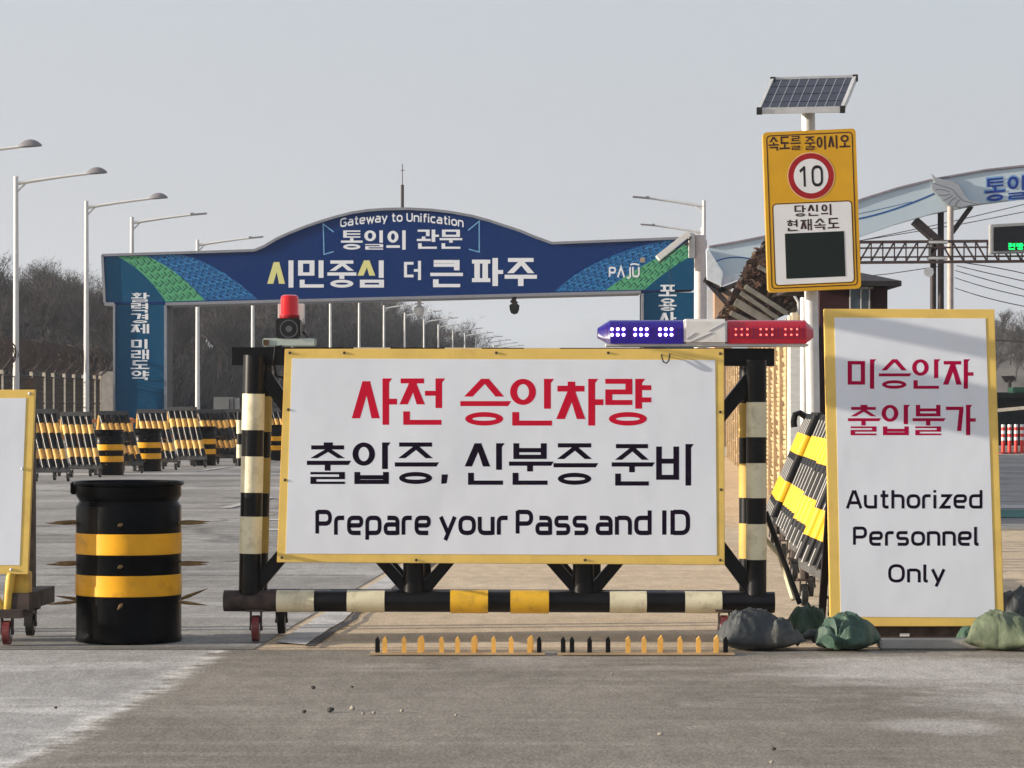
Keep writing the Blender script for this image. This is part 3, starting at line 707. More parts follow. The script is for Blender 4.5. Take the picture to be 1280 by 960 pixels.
o = thing('utility_cabinet', V((GX(284,125),125,0)), 'grey utility cabinet behind the barricades next to the striped barrier post', 'cabinet')
cab = M('grey_cabinet', (.16,.165,.16), .6, var=.1)
MB().box((GX(268,125),124.6,0),(GX(293,125),125.4,1.64)).build('body', cab, o, bevel=.02); MB().box((GX(288,125)-.02,124.57,.1),(GX(288,125)+.02,124.6,1.55)).build('door_seam', dark_steel, o)
MB().box((GX(294,125),124.7,0),(GX(299,125),125.2,1.6)).build('side_post', concrete, o)

# ------------------------------------------------------------------ striped pipe barricades (left row)
bar_y = M('barricade_yellow', (.72,.40,.09), .5, var=.12, dirt=.5, dirtcol=(.12,.07,.03), dscale=7); bar_w = M('barricade_grey', (.07,.07,.07), .5, var=.3); orange_steel = M('orange_steel', (.55,.20,.06), .6, var=.2)
bright_y = M('bright_yellow_sleeve', (.80,.42,.008), .4, var=.05); silver = M('painted_glint_strip', (.46,.44,.41), .4, var=.1)  # silver: colour of the sun glints painted along the black pipes
def caster(parent, p, r=.07, wheel=None, name='caster'):
    p = V(p); c = MB(); c.bar(p+V((-.028,0,r*.9)), p+V((-.028,0,r*2.3)), .05, .008); c.bar(p+V((.028,0,r*.9)), p+V((.028,0,r*2.3)), .05, .008)
    c.box(p+V((-.05,-.05,r*2.3)), p+V((.05,.05,r*2.3+.012))); c.tube([p+V((-.036,0,r)), p+V((.036,0,r))], .012, 8)
    o = c.build(name, rust_paint, parent)
    w_ = MB(); w_.tube([p+V((-.019,0,r)), p+V((.019,0,r))], r, 18, 0, True); wo = w_.build('wheel', wheel or rubber, o)
    hb = MB(); hb.tube([p+V((-.024,0,r)), p+V((.024,0,r))], r*.5, 14); hb.build('hub', galv, o)
    return o
def barricade(loc, label, group, ht=1.18, wd=.60, npipe=5, lean=.42, skew=.28, mids=(bar_y, black)):
    r = thing('pipe_barricade', loc, label, 'barricade', group); L0 = V(loc)
    MB().bar(L0+V((-wd/2-skew/2,-.0,ht)), L0+V((wd/2-skew/2,-.0,ht)), .12, .10).build('top_bar', bar_w, r, bevel=.01)
    MB().bar(L0+V((-wd/2+skew/2,-lean,.2)), L0+V((wd/2+skew/2,-lean,.2)), .09, .09).build('bottom_bar', bar_w, r, bevel=.01)
    for i in range(npipe):
        x = -wd/2+.06+(wd-.12)*i/(npipe-1); a = L0+V((x-skew/2, -.03, ht-.05)); b = L0+V((x+skew/2, -lean, .2))
        m = MB().striped(a, b, .056, [(0,.17,1),(.17,.35,0),(.35,.64,1),(.64,.82,0),(.82,1,1)], 10); m.build('pipe', list(mids), r)
    for s in (-1, 1):
        m = MB(); x = s*(wd/2-.03); m.tube([L0+V((x-skew/2,.03,ht-.03)), L0+V((x-skew*.9,lean,.22))], .035, 8); m.build('rear_leg', black if s > 0 else bar_y, r)
        caster(r, L0+V((x+skew/2,-lean,0)), .07)
    MB().bar(L0+V((-wd/2-skew*.9,lean,.22)), L0+V((wd/2-skew*.9,lean,.22)), .07, .07).build('rear_bar', black, r)
    caster(r, L0+V((-wd/2-skew*.9,lean,0)), .07); caster(r, L0+V((wd/2-skew*.9,lean,0)), .07)
    return r
def barY(px): return 49 + (px-50)*.062
bl = ['yellow and black pipe barricade beside the left sign board, leftmost in the row', 'yellow and black pipe barricade second along the row behind the oil drum',
      'yellow and black pipe barricade under the left gateway pillar behind the first small drum', 'yellow and black pipe barricade right of the gateway pillar by the second small drum',
      'yellow and black pipe barricade left of the single pole under the gateway', 'yellow and black pipe barricade in front of the grey utility cabinet',
      'yellow and black pipe barricade touching the left edge of the big barrier post', 'yellow and black pipe barricade glimpsed between the barrier post and the sign']
b0 = None
for px, lab in zip((52,96,143,190,228,263,293,342), bl):
    Y = barY(px)
    lo = V((GX(px+8,Y),Y,0))
    if b0 is None: b0 = barricade(lo, lab, 'pipe barricades across the road')
    else: dup(b0, lo, label=lab, rotz=R(random.uniform(-9,9)), scale=random.uniform(.95,1.05))
# low orange frame seen behind the row
o = thing('orange_road_barrier', V((GX(160,66),66,0)), 'low orange rail barrier seen behind the row of pipe barricades', 'barrier')
MB().bar(V((GX(62,64),64,.93)), V((GX(300,70),70,.93)), .06, .09).build('rail', orange_steel, o)
MB().bar(V((GX(62,64),64,.55)), V((GX(300,70),70,.55)), .06, .09).build('rail', orange_steel, o)
for k_ in range(8):
    q = k_/7; Y = 64+6*q; MB().box((GX(62+238*q,Y)-.04,Y-.04,0),(GX(62+238*q,Y)+.04,Y+.04,1.0)).build('post', orange_steel, o)

# ------------------------------------------------------------------ spiked oil drums
drum_black = M('glossy_black_drum', (.003,.0032,.004), .28, var=.3, bump=.012, bscale=4, dirt=.2, dirtcol=(.010,.010,.010), dscale=5, spec=.06)
drum_yellow = M('orange_yellow_tape', (.82,.39,.012), .4, var=.10, dirt=.55, dirtcol=(.22,.11,.02), dscale=7)
wood_spike = M('rusty_spike', (.24,.15,.06), .75, var=.35, scale=30)
def drum(loc, label, group):
    r = thing('spiked_drum', loc, label, 'oil drum', group); L0 = V(loc); R0 = .287
    pr = [(.001,.02),(R0-.01,.02),(R0,.0),(R0+.004,.012),(R0,.03),(R0,.27),(R0,.575),(R0,.735),(R0-.006,.745),(R0-.018,.765),(R0-.006,.785),(R0,.795),(R0,.845),(R0+.013,.852),(R0+.016,.862),(R0+.010,.874),(R0-.004,.872),(R0-.01,.855),(.001,.852)]
    MB().lathe(pr, L0, 48).build('body', drum_black, r)
    for z0, z1 in ((.253,.367),(.478,.592)):
        MB().lathe([(R0+.0005,z0),(R0+.003,z0+.002),(R0+.003,z1-.002),(R0+.0005,z1)], L0, 48).build('band', drum_yellow, r)
    MB().box(L0+V((-R0-.03,-.03,.80)), L0+V((-R0+.004,.03,.868))).build('rim_clamp', drum_black, r, bevel=.006)
    MB().box(L0+V((-.19,-R0*.80-.012,.742)), L0+V((-.11,-R0*.80+.03,.762))).build('dented_ridge', drum_black, r, bevel=.008)
    for zi, z in enumerate((.215,.42,.645)):
        for k in range(6):
            a = math.pi/2*0 + k*math.pi/3 + math.pi/6 if k not in () else 0
            a = [-math.pi/2, R(-12), R(-168), R(18), R(162), math.pi/2][k]
            d = V((math.cos(a), math.sin(a), (.0 if zi else random.uniform(-.2,.42)))).normalized()
            p0 = L0+V((math.cos(a)*(R0-.01), math.sin(a)*(R0-.01), z))
            MB().tube([p0, p0+d*.06, p0+d*.125, p0+d*.175], .01, 8, rs=[.007,.010,.006,.001]).build('spike', wood_spike, r)
    return r
d0 = drum(V((GX(161,15.8),15.8,.009)), 'large glossy black drum with two orange bands and spikes, nearest the camera', 'spiked black drums')
dl = {136:'small black banded drum standing before the left gateway pillar barricade', 184:'small black banded drum, second of the row, under the pillar right edge',
      254:'small black banded drum in front of the utility cabinet barricade', 341:'small black banded drum seen between barrier post and big sign'}
for px in (136,184,254,341):
    Y = barY(px)-1.2 + (1 if px > 250 else 0); dup(d0, V((GX(px,Y),Y,.009)), label=dl[px], scale=.95)
o = MB(); lo = V((GX(300,61),61,0)); o.striped(lo, lo+V((0,0,1.15)), .075, [(0,.15,0),(.15,.4,1),(.4,.6,0),(.6,.85,1),(.85,1,0)], 12)
tag(o.build('striped_bollard', [black, cream]), 'thin black and cream bollard just left of the big barrier post', 'bollard')

# ------------------------------------------------------------------ the big wheeled barrier with its sign
BY, BR = 15.70, 16.25
bar = thing('wheeled_barrier', V((GX(625,BY),BY,.009)), 'striped wheeled barrier holding the large white sign Prepare your Pass and ID', 'barrier')
def cuts(x0, x1, lst):  # boundaries in photo pixels -> fractions
    return [((a-x0)/(x1-x0), (b-x0)/(x1-x0), m) for a, b, m in lst]
K, C, Yw = 0, 1, 2
mats3 = [black, cream, yellow]
MB().striped(P(280,751,BY), P(968,753,BY), .058, cuts(280,968,[(280,346,3),(346,393,C),(393,434,K),(434,481,C),(481,563,K),(563,610,Yw),(610,638,K),(638,686,Yw),(686,762,K),(762,808,C),(808,856,K),(856,902,C),(902,968,K)]), 24, {1:.002,2:.006}).build('bottom_rail', mats3+[rust_paint], bar)
e_ = MB(); e_.disc(P(279.6,751,BY), .05, (-1,0,0)); e_.build('rail_end_cap', rust, bar)
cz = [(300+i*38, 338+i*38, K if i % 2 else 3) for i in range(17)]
MB().striped(P(300,745,BR), P(946,747,BR), .042, cuts(300,946,cz), 16).build('bottom_rail', [black, cream, yellow, M('rail_grey_paint', (.22,.20,.17), .6, var=.2)], bar)  # rear rail bands alternate grey and black
pc = lambda lst: [((y1-740)/(450-740), (y0-740)/(450-740), m) for y0, y1, m in lst]
for Yp in (BY, BR):
    m3 = [black, cream if Yp == BY else M('shaded_yellow_paint', (.50,.34,.08), .6, var=.2, dirt=.4), yellow]  # rear posts get a darker yellow with their shade put into the colour
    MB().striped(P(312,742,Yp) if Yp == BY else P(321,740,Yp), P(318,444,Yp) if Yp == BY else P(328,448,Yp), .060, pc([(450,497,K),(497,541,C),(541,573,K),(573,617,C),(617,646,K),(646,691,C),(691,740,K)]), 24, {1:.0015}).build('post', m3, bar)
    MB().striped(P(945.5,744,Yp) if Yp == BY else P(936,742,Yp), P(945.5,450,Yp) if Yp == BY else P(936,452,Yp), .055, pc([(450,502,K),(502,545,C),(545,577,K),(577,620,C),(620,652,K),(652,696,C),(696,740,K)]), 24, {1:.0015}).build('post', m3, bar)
tb = MB(); tbs = [(290,400,0),(400,442,0),(442,488,1),(488,556,0),(556,602,1),(602,655,0),(655,700,1),(700,766,0),(766,968,0)]
for x0, x1, m in tbs: tb.prism([P(x0,434+(x0-290)*.002,BY+.10),P(x1,434+(x1-290)*.002,BY+.10),P(x1,457+(x1-290)*.001,BY+.10),P(x0,457,BY+.10)], (0,.10,0), m)
tb.build('top_beam', [black, M('pale_beam_paint', (.7,.62,.45), .5)], bar)
tb = MB(); tb.prism([P(296,436,BR-.05),P(940,437,BR-.05),P(940,456,BR-.05),P(296,456,BR-.05)], (0,.08,0)); tb.build('rear_top_beam', black, bar)
for a, b, Yp in (((326,462),(378,536),BY+.05),((940,470),(880,545),BY+.05),((312,742),(372,672),BY+.02),((948,748),(888,668),BY+.02)):
    MB().bar(P(*a,Yp), P(*b,Yp), .075, .075).build('brace', black, bar, bevel=.004)
for xc in (519,731):
    MB().tube([P(xc-2,748,BY+.02), P(xc-2,690,BY+.02)], .058, 18).build('stub_post', black, bar)
    MB().tube([P(xc+8,742,BR), P(xc+8,690,BR)], .055, 14).build('stub_post', black, bar)
    for s in (-1, 1):
        MB().bar(P(xc+s*4,744,BY+.03), P(xc+s*48,694,BY+.03), .06, .06).build('brace', black, bar, bevel=.004)
        MB().bar(P(xc+6+s*4,742,BR), P(xc+6+s*44,694,BR), .05, .05).build('brace', black, bar, bevel=.004)
for px, Yp in ((312,BY),(948,BY),(321,BR),(938,BR)):
    MB().bar(V((GX(px,BY),BY,.23)) if Yp == BY else V((GX(px,BR),BR,.23)), V((GX(px,Yp),Yp+.001,.3)), .05, .05)
    MB().bar(V((GX(px,BY),BY+.02,.24)), V((GX(px,BY)*.999,BR-.02,.24)), .07, .07).build('cross_bar', black, bar) if Yp == BY else None
for px, Yp in ((320,BY),(352,BR),(905,BY),(925,BR)): caster(bar, V((GX(px,Yp),Yp,.009)), .072, red_wheel if px in (320,905) else rubber)
# the sign: yellow bordered aluminium sheet on a flat panel
SY = BY-.11
def board(parent, outer, inner, Y, th=.035):
    p = MB().prism([P(*q,Y) for q in outer], (0,th,0)).build('sign_border', border, parent, bevel=.003)
    m = MB(); N = 24; TL,TR,BRr,BL = [V(q) for q in inner]
    m.prism([P(*q,Y-.002) for q in inner], (0,.0019,0)); m.build('sign_face', white_board, parent)
    return p
board(bar, [(356,436),(905,436),(906,706),(346,703)], [(365,448),(894,450),(896,694),(357,692)], SY)
sl = lay(SY-.002)
t = Words(); hangul(t, '사전', 441, 473, 555, 531, sl); hangul(t, '승인차량', 577, 473.5, 813, 532, sl, gap=.06); t.build('red_lettering', red_ink, bar, smooth=False)
t = Words(); hangul(t, '출입증', 385, 553, 544, 605, sl, .15, .12, gap=.12); hangul(t, '신분증', 582, 554, 743, 606, sl, .15, .12, gap=.12); hangul(t, '준비', 766, 555, 868, 607, sl, .15, .12, gap=.13)
t.new().poly([sl(x,y,1) for x, y in ((552,593),(560,593),(558.5,604),(551.5,605))])
for wd_, a, b in (('Prepare',396.5,537),('your',551,634),('Pass',647,734),('and',747,813),('ID',829,861)): latin(t, wd_, a, b, 638.5, 667, sl, .2)
t.build('dark_lettering', dark_ink, bar, smooth=False)
sc = MB()
for x, y in ((362,441),(360,512),(356,600),(352,697),(520,700),(731,700),(900,700),(901,612),(900,515),(900,442),(430,441),(620,441),(760,441)): sc.lathe([(.001,0),(.008,0),(.006,.004),(.001,.005)], (0,0,0), 8) if 0 else sc.ball(P(x,y,SY), .008, 0, 5)
sc.build('screw_heads', rust_paint, bar)

# siren beacon on the left end of the top beam
so = thing('siren_beacon', P(361,433,BY+.16), 'red beacon over a black siren horn on the barrier top left', 'siren')
SYY = BY+.14
MB().box((GX(329,SYY),SYY-.05,P(0,433.5,SYY).z),(GX(395,SYY),SYY+.05,P(0,423,SYY).z)).build('base', M('pale_green_casting', (.42,.48,.44), .5, var=.1), so, bevel=.006)
MB().box((GX(330,SYY),SYY-.056,P(0,432,SYY).z),(GX(337,SYY),SYY-.051,P(0,425,SYY).z)).build('base_plug', rust, so)
MB().box((GX(346,SYY),SYY-.06,P(0,423,SYY).z),(GX(376,SYY),SYY+.06,P(0,398,SYY).z)).build('horn_box', M('black_plastic', (.012,.012,.012), .45), so, bevel=.008)
q = MB(); q.disc(P(361,411,SYY-.064), .050, r0=.044); q.disc(P(361,411,SYY-.0635), .018); q.build('horn_ring', M('dark_grey_plastic', (.10,.10,.11), .4), so)
br_ = MB(); br_.box((GX(346,SYY),SYY+.065,P(0,405,SYY).z),(GX(380,SYY),SYY+.08,P(0,379,SYY).z)); br_.build('white_bracket', pole_white, so, bevel=.004)
lens_r = M('red_lens', (.45,.005,.008), .12, var=.2, coat=.4, emit=(1,.01,.01,.06))
zc = P(0,397,SYY).z; hL = P(0,368.5,SYY).z-zc
MB().lathe([(.001,0),(.053,0),(.053,.006),(.050,.01),(.050,hL-.02),(.044,hL-.006),(.03,hL),(.001,hL)], (GX(362,SYY),SYY,zc), 28).build('beacon_lens', lens_r, so)
MB().lathe([(.054,-.004),(.056,0),(.056,.012),(.054,.014)], (GX(362,SYY),SYY,zc), 28).build('lens_collar', M('dark_red_ring', (.3,.01,.015), .3), so)
cb = MB(); cb.tube([P(379,415,SYY+.05),P(386,424,SYY+.02),P(344,434,SYY-.06),P(342,452,SYY-.07),P(345,470,SYY-.06),P(354,472,SYY-.02)], .006, 6); cb.build('cable', rubber, so)

# police style light bar on the right end of the top beam
LY = BY+.13
lb = thing('warning_light_bar', P(880,433,LY), 'long warning light bar, blue left half and red right half, on the barrier top right', 'light bar')
blue_lens = M('blue_lens', (.012,.004,.12), .15, var=.15, coat=.2, emit=(.06,.01,.8,.06)); red_l = M('red_bar_lens', (.30,.004,.014), .15, var=.2, coat=.3, emit=(1,.0,.03,.03))
def lens(x0, x1, endx, mat, name):
    m = MB(); ly0, ly1 = LY-.13, LY+.13; zt, zb = P(0,400.5,LY).z, P(0,430,LY).z; hh = zt-zb
    prof = [(ly0,zb),(ly0,zb+hh*.62),(ly0+.03,zb+hh*.9),(ly0+.07,zt),(ly1-.07,zt),(ly1-.03,zb+hh*.9),(ly1,zb+hh*.62),(ly1,zb)]
    a = [V((GX(x0,LY),y,z)) for y, z in prof]; b = [V((GX(x1,LY),y,z)) for y, z in prof]
    cen = V((0,LY,zb+hh*.45)); c = [V((GX(endx,LY), LY+(y-LY)*.6, cen.z+(z-cen.z)*.42)) for y, z in prof]
    n = len(prof)
    m.add(a+b, [(i,(i+1)%n,n+(i+1)%n,n+i) for i in range(n)]); m.poly(a); 
    m.add(b+c, [(i,(i+1)%n,n+(i+1)%n,n+i) for i in range(n)]); m.poly(c)
    return m.build(name, mat, lb)
bl_o = lens(852, 762, 747, blue_lens, 'blue_lens'); rd_o = lens(908, 1005, 1015, red_l, 'red_lens')
mc = MB(); zt, zb = P(0,399.5,LY).z, P(0,431,LY).z; mc.box((GX(853,LY),LY-.134,zb),(GX(907,LY),LY+.134,zt)); mc.build('centre_cover', M('scratched_white_cover', (.72,.71,.69), .45, var=.05, dirt=.5, dirtcol=(.4,.38,.36), dscale=14), lb, bevel=.012)
mc = MB(); mc.box((GX(757,LY),LY-.12,P(0,433.5,LY).z),(GX(1008,LY),LY+.12,P(0,430.3,LY).z)); mc.build('base_tray', galv, lb)
for x in (907.5,852.5,1003): pass
for cx0, n_, on in ((766,'blue',1),(795,'blue',1),(826,'blue',1),(921,'red',0),(952,'red',0),(983,'red',0)):
    d = MB()
    for i in range(3):
        for j in range(2): d.ball(P(cx0-1+i*7.2, 411.5+j*7, LY-.135), .0085 if on else .006, 0, 5)
    d.build('led_cluster', M('lit_blue_led', (.8,.8,1), .3, emit=(.50,.36,1,7)) if on else M('dim_red_led', (.6,.1,.1), .3, emit=(1,.16,.12,.9)), bl_o if on else rd_o)
gr = MB()
for x in [758+i*5.2 for i in range(18)]+[913+i*5.2 for i in range(18)]: gr.box((GX(x,LY)-.0015,LY-.1325,P(0,424,LY).z),(GX(x,LY)+.0015,LY-.1305,P(0,408,LY).z))
gr.build('lens_ribs', M('lens_rib', (.10,.01,.10), .2), lb)
cb = MB(); cb.tube([P(827,434,LY-.13),P(827,445,LY-.26),P(829,452,LY-.27),P(833,454,LY-.27),P(836,451,LY-.27),P(837,444,LY-.26),P(837,434,LY-.13)], .004, 6); cb.build('cable_loop', rubber, lb)
mk_ = MB()
for a, b in (((886,414),(905,404)),((858,424),(870,416)),((862,428),(890,416))): mk_.bar(P(*a,LY-.1355), P(*b,LY-.1355), .003, .003)
mk_.build('scratches', M('scratch_grey', (.25,.25,.3), .6), lb)

# ------------------------------------------------------------------ left sign board on its wheeled frame
LSY = 15.50
ls = thing('wheeled_sign_board', V((GX(-240,LSY),LSY,.009)), 'yellow bordered white sign board cut off by the left edge of the view', 'sign board')
board(ls, [(-760,489),(44,487),(35,718),(-770,716)], [(-748,500),(32.5,497.5),(24.5,706.5),(-758,705)], LSY)  # board lengthened beyond the view to keep the drum in shade
lsy = lay(LSY-.002)
ypaint = M('chipped_yellow_paint', (.72,.45,.07), .5, var=.12, dirt=.55, dirtcol=(.14,.08,.04), dscale=10)
for px in (22,-720):
    MB().box((GX(px-13,LSY),LSY+.05,.20),(GX(px+12,LSY),LSY+.16,P(0,716,LSY).z)).build('post', ypaint, ls, bevel=.004)
    MB().tube([P(px-14,766,LSY+.02), P(px-8,716,LSY+.02)], .026, 12).build('tube_leg', ypaint, ls)
    MB().tube([P(px-18,768,LSY+.02), P(px-42,716,LSY+.02)], .026, 12).build('tube_leg', ypaint, ls)
    MB().box((GX(px+12,LSY+.55),LSY+.5,.15),(GX(px+22,LSY+.55),LSY+.58,1.45)).build('rear_post', rust_paint, ls)
    MB().box((GX(px-30,LSY),LSY-.06,.155),(GX(px+8,LSY),LSY+.3,.2)).build('foot_plate', rust_paint, ls)
    caster(ls, V((GX(px-13,LSY),LSY,.009)), .065, red_wheel); caster(ls, V((GX(px+16,LSY+.6),LSY+.6,.009)), .065, rubber)
    MB().bar(V((GX(px+4,LSY),LSY,.24)), V((GX(px+12,LSY),LSY+.65,.24)), .09, .09).build('foot_bar', rust_paint, ls)
sc = MB()
for x, y in ((37,492),(28,586),(14,712)): sc.ball(P(x,y,LSY), .009, 0, 5)
sc.build('screw_heads', galv, ls)

# ------------------------------------------------------------------ right sign board
RSY = 15.62
rs = thing('standing_sign_board', V((GX(1146,RSY),RSY,.009)), 'tall yellow bordered sign board reading Authorized Personnel Only between sandbags', 'sign board')
board(rs, [(1030,386),(1243,386.5),(1255.5,783),(1038,783)], [(1043,397),(1232,398),(1244,772),(1051,771)], RSY)
rsl = lay(RSY-.002)
t = Words(); hangul(t, '미승인자', 1059.5, 449, 1216, 486, rsl, .15, .12); hangul(t, '출입불가', 1061, 506, 1219, 544, rsl, .15, .115); t.build('crimson_lettering', crimson_ink, rs, smooth=False)
t = Words(); latin(t, 'Authorized', 1059, 1227, 613, 634.5, rsl, .18); latin(t, 'Personnel', 1068, 1223, 659, 681, rsl, .18); latin(t, 'Only', 1112, 1180, 706, 727, rsl, .18); t.build('dark_lettering', dark_ink, rs, smooth=False)
MB().box((GX(1036,RSY)+.02,RSY+.04,.02),(GX(1250,RSY)-.02,RSY+.1,P(0,784,RSY).z+.03)).build('foot_board', rust_paint, rs)
for px in (1046,1238): MB().box((GX(px,RSY)-.03,RSY+.04,.0),(GX(px,RSY)+.03,RSY+.10,1.75)).build('rear_post', dark_steel, rs)
for px in (1046,1238): MB().bar(V((GX(px,RSY),RSY+.08,1.2)), V((GX(px,RSY),RSY+.8,.03)), .04, .04).build('stay', dark_steel, rs)
sc = MB(); sc.box((GX(1126,RSY),RSY+.036,P(0,796,RSY).z),(GX(1138,RSY),RSY+.039,P(0,792.5,RSY).z)); sc.build('foot_reflector', w_let, rs)
tag(MB().box((GX(1088,RSY),RSY-.42,.008),(GX(1230,RSY),RSY-.26,.058)).build('kerb_stone', concrete, bevel=.008), 'low grey kerb stone lying before the right sign between two green sandbags', 'kerb stone')

# ------------------------------------------------------------------ sandbags
def bag_mat(n, c, dc): return M(n, c, .6, var=.18, scale=9, bump=.006, bscale=22, dirt=.8, dirtcol=dc, dscale=4.5, spec=.35)
bag_green = bag_mat('green_woven_bag', (.035,.075,.052), (.20,.21,.15)); bag_dark = bag_mat('dark_grey_bag', (.045,.050,.052), (.16,.15,.12)); bag_pale = bag_mat('dusty_green_bag', (.10,.125,.075), (.28,.26,.19))
def sandbag(c, sx, sy, sz, rot, mat, label, seed, neck=1, kind='sandbag', crumple=.35):
    # a filled woven sack: domed cushion with flattened corners, creases running in from the tied end
    N = 90; m = MB(); vs_ = []
    def dome(u, w_):
        e = max(0, 1-abs(u)**2.4)**.58 * max(0, 1-abs(w_)**2.4)**.58
        return e
    for side in (1, -1):
        for i in range(N+1):
            for j in range(N+1):
                u, w_ = -1+2*i/N, -1+2*j/N
                e = dome(u, w_); pin = 1-.50*max(0, neck*u-.25)**1.2
                x = u*sx*(1-.16*(1-abs(w_))*abs(u)**3)+.02*noise.noise((u*2,w_*2,seed)); y = w_*sy*pin*(1-.16*(1-abs(u))*abs(w_)**3)+.015*noise.noise((u*2,w_*2,seed+4))
                sag = 1-.22*(neck*u) - .12*noise.noise((u*1.1+seed, w_*1.1, 2))
                ang = math.atan2(w_*sy, (neck*1.05-u)*sx*neck); cre = .020*math.sin(ang*9+seed)*max(0, neck*u+.15)**1.2 + .020*noise.noise((u*1.7+seed, w_*1.7, 5)) - .012*abs(noise.noise((u*2.6+seed*3, w_*2.6, 7))) + .004*noise.noise((u*8+seed, w_*8, 5))
                z = side*e*sz*(.66 if side > 0 else .20)*sag + (cre*min(1, e*1.6)*sz*5 if side > 0 else 0)
                if side > 0:
                    fo = 0
                    for fq, am, rt_ in ((1.5,1.0,.6),(2.6,.6,-.5),(4.6,.28,.9)):
                        uu, ww = u*math.cos(rt_)-w_*math.sin(rt_), u*math.sin(rt_)+w_*math.cos(rt_)
                        fo += am*(.22-abs(noise.noise((uu*fq*1.6+seed, ww*fq*.7, fq+seed))))
                    z += crumple*.34*sz*fo*min(1, e*1.2)
                z += .045*sz*noise.noise((u*2.5+seed, w_*2.5, 8))*(1-e)
                vs_.append(V((x, y, max(z, -.26*sz))))
    K_ = (N+1)*(N+1); fs = []
    for sd_ in (0, 1):
        for i in range(N):
            for j in range(N):
                q = [sd_*K_+i*(N+1)+j, sd_*K_+(i+1)*(N+1)+j, sd_*K_+(i+1)*(N+1)+j+1, sd_*K_+i*(N+1)+j+1]; fs.append(q if sd_ == 0 else q[::-1])
    zm = min(v.z for v in vs_); vs_ = [v-V((0,0,zm)) for v in vs_]
    m.add(vs_, fs); me = m.build(kind, mat, mesh_only=True)
    bm = bmesh.new(); bm.from_mesh(me); bmesh.ops.remove_doubles(bm, verts=bm.verts, dist=.0012); bmesh.ops.recalc_face_normals(bm, faces=bm.faces); bm.to_mesh(me); bm.free()
    me.polygons.foreach_set('use_smooth', [True]*len(me.polygons))
    o = bpy.data.objects.new(kind, me); COL.objects.link(o); o.location = c; o.rotation_euler = (0,0,rot)
    tag(o, label, 'sandbag', 'sandbags holding down the signs')
    m = MB(); e0 = V((neck*sx*.97, 0, sz*.22)); m.tube([e0-V((neck*.03,0,0)), e0+V((neck*.015,0,.015)), e0+V((neck*.05,.005,.03)), e0+V((neck*.09,.02,.015))], .02, 10, rs=[.04,.014,.024,.04])
    tie = m.build('tied_neck', mat, None); tie.parent = o
    return o
sandbag((GX(950,15.25),15.25,.006), .225, .17, .225, .12, bag_dark, 'dark grey crumpled sandbag at the right end of the spike strips', 1.3, crumple=.75)
sandbag((GX(1055,15.22),15.22,.006), .165, .165, .215, 1.2, bag_green, 'green sandbag against the left foot of the right sign', 4.1, -1, crumple=.38)
sandbag((GX(1254,15.25),15.25,.006), .18, .18, .225, 1.2, bag_pale, 'dusty pale green sandbag before the right foot of the right sign', 7.7, 1, crumple=.38)
sandbag((GX(1274,16.3),16.3,.006), .14, .14, .29, .4, bag_dark, 'dark sandbag behind the right foot of the right sign', 9.2, crumple=.3)
sandbag((GX(1012,16.0),16.0,.006), .12, .10, .20, .5, bag_green, 'green bag slumped behind, between the barrier end and the right sign', 12.2, crumple=.6)
sandbag((GX(1216,15.55),15.55,.006), .08, .07, .11, .1, bag_green, 'small flat green bag tucked under the right sign board', 15.2)
# ------------------------------------------------------------------ spike strips
sp_y = M('spike_orange_yellow', (.80,.44,.10), .45, var=.1, dirt=.3, dirtcol=(.25,.12,.04), dscale=20)
def spike_strip(x0, x1, lst, label):
    Y = 14.92; r = thing('spike_strip', V((GX((x0+x1)/2,Y),Y,.009)), label, 'spike strip', 'spike strips on the asphalt')
    MB().box((GX(x0,Y),Y-.07,.009),(GX(x1,Y),Y+.10,.017)).build('base_plate', M('yellow_chequer_plate', (.42,.30,.17), .6, var=.2, dirt=.7, dirtcol=(.16,.12,.08), dscale=12), r)
    for i, (x, dk) in enumerate(lst):
        for yy in (Y+.0,) if dk else (Y+.0, Y+.07) if i % 3 == 0 else (Y,):
            m = MB(); xx = GX(x + (2 if yy > Y else 0), Y); s = .012; t_ = .017
            m.prism([(xx-s,yy-s,t_),(xx+s,yy-s,t_),(xx+s,yy-s,t_+.062),(xx+.003,yy-s,t_+.085),(xx-s,yy-s,t_+.068)], (0,2*s,0))
            m.build('spike', black if dk else sp_y, r)
spike_strip(463,681,[(472,1),(481,0),(505,0),(525,0),(552,0),(572,0),(592,0),(617,0),(639,0),(662,0),(674,1)], 'left spike strip with orange teeth in front of the big barrier')
spike_strip(697,917,[(704,1),(715,1),(737,1),(760,1),(785,0),(805,0),(825,0),(850,0),(873,0),(895,0),(907,1)], 'right spike strip with black and orange teeth ending at the dark sandbag')

# ------------------------------------------------------------------ solar speed sign
PY = 29.5
ss = thing('speed_display_sign', V((GX(1018,PY),PY,0)), 'yellow speed display sign with number 10 under a tilted solar panel', 'road sign')
MB().tube([V((GX(1019,PY),PY,0)), P(1010,134,PY)], .070, 18).build('pole', galv, ss)
skew = lambda x, y: (x+.035*(y-263), y-.045*(x-1015))
amber = M('amber_sign_face', (.62,.33,.012), .45, var=.05); w_face = M('sign_white', (.70,.71,.72), .5, var=.03)
PF = PY-.22; pl = lay(PF, .0003, .0012, skew)
def rrect(x0,y0,x1,y1,r,n=6):
    o = []
    for cx,cy,a in ((x1-r,y0+r,-90),(x1-r,y1-r,0),(x0+r,y1-r,90),(x0+r,y0+r,180)):
        o += [(cx+r*math.cos(R(a+90*k/n)), cy+r*math.sin(R(a+90*k/n))) for k in range(n+1)]
    return o
def on(x,y,k=0): return pl(x,y,k)
MB().prism([P(*skew(x,y),PF) for x, y in rrect(957,163,1073,363,5)], (0,.13,0), 0, 1).build('sign_box', [amber, M('amber_edge', (.5,.3,.05), .5)], ss)
q = MB()
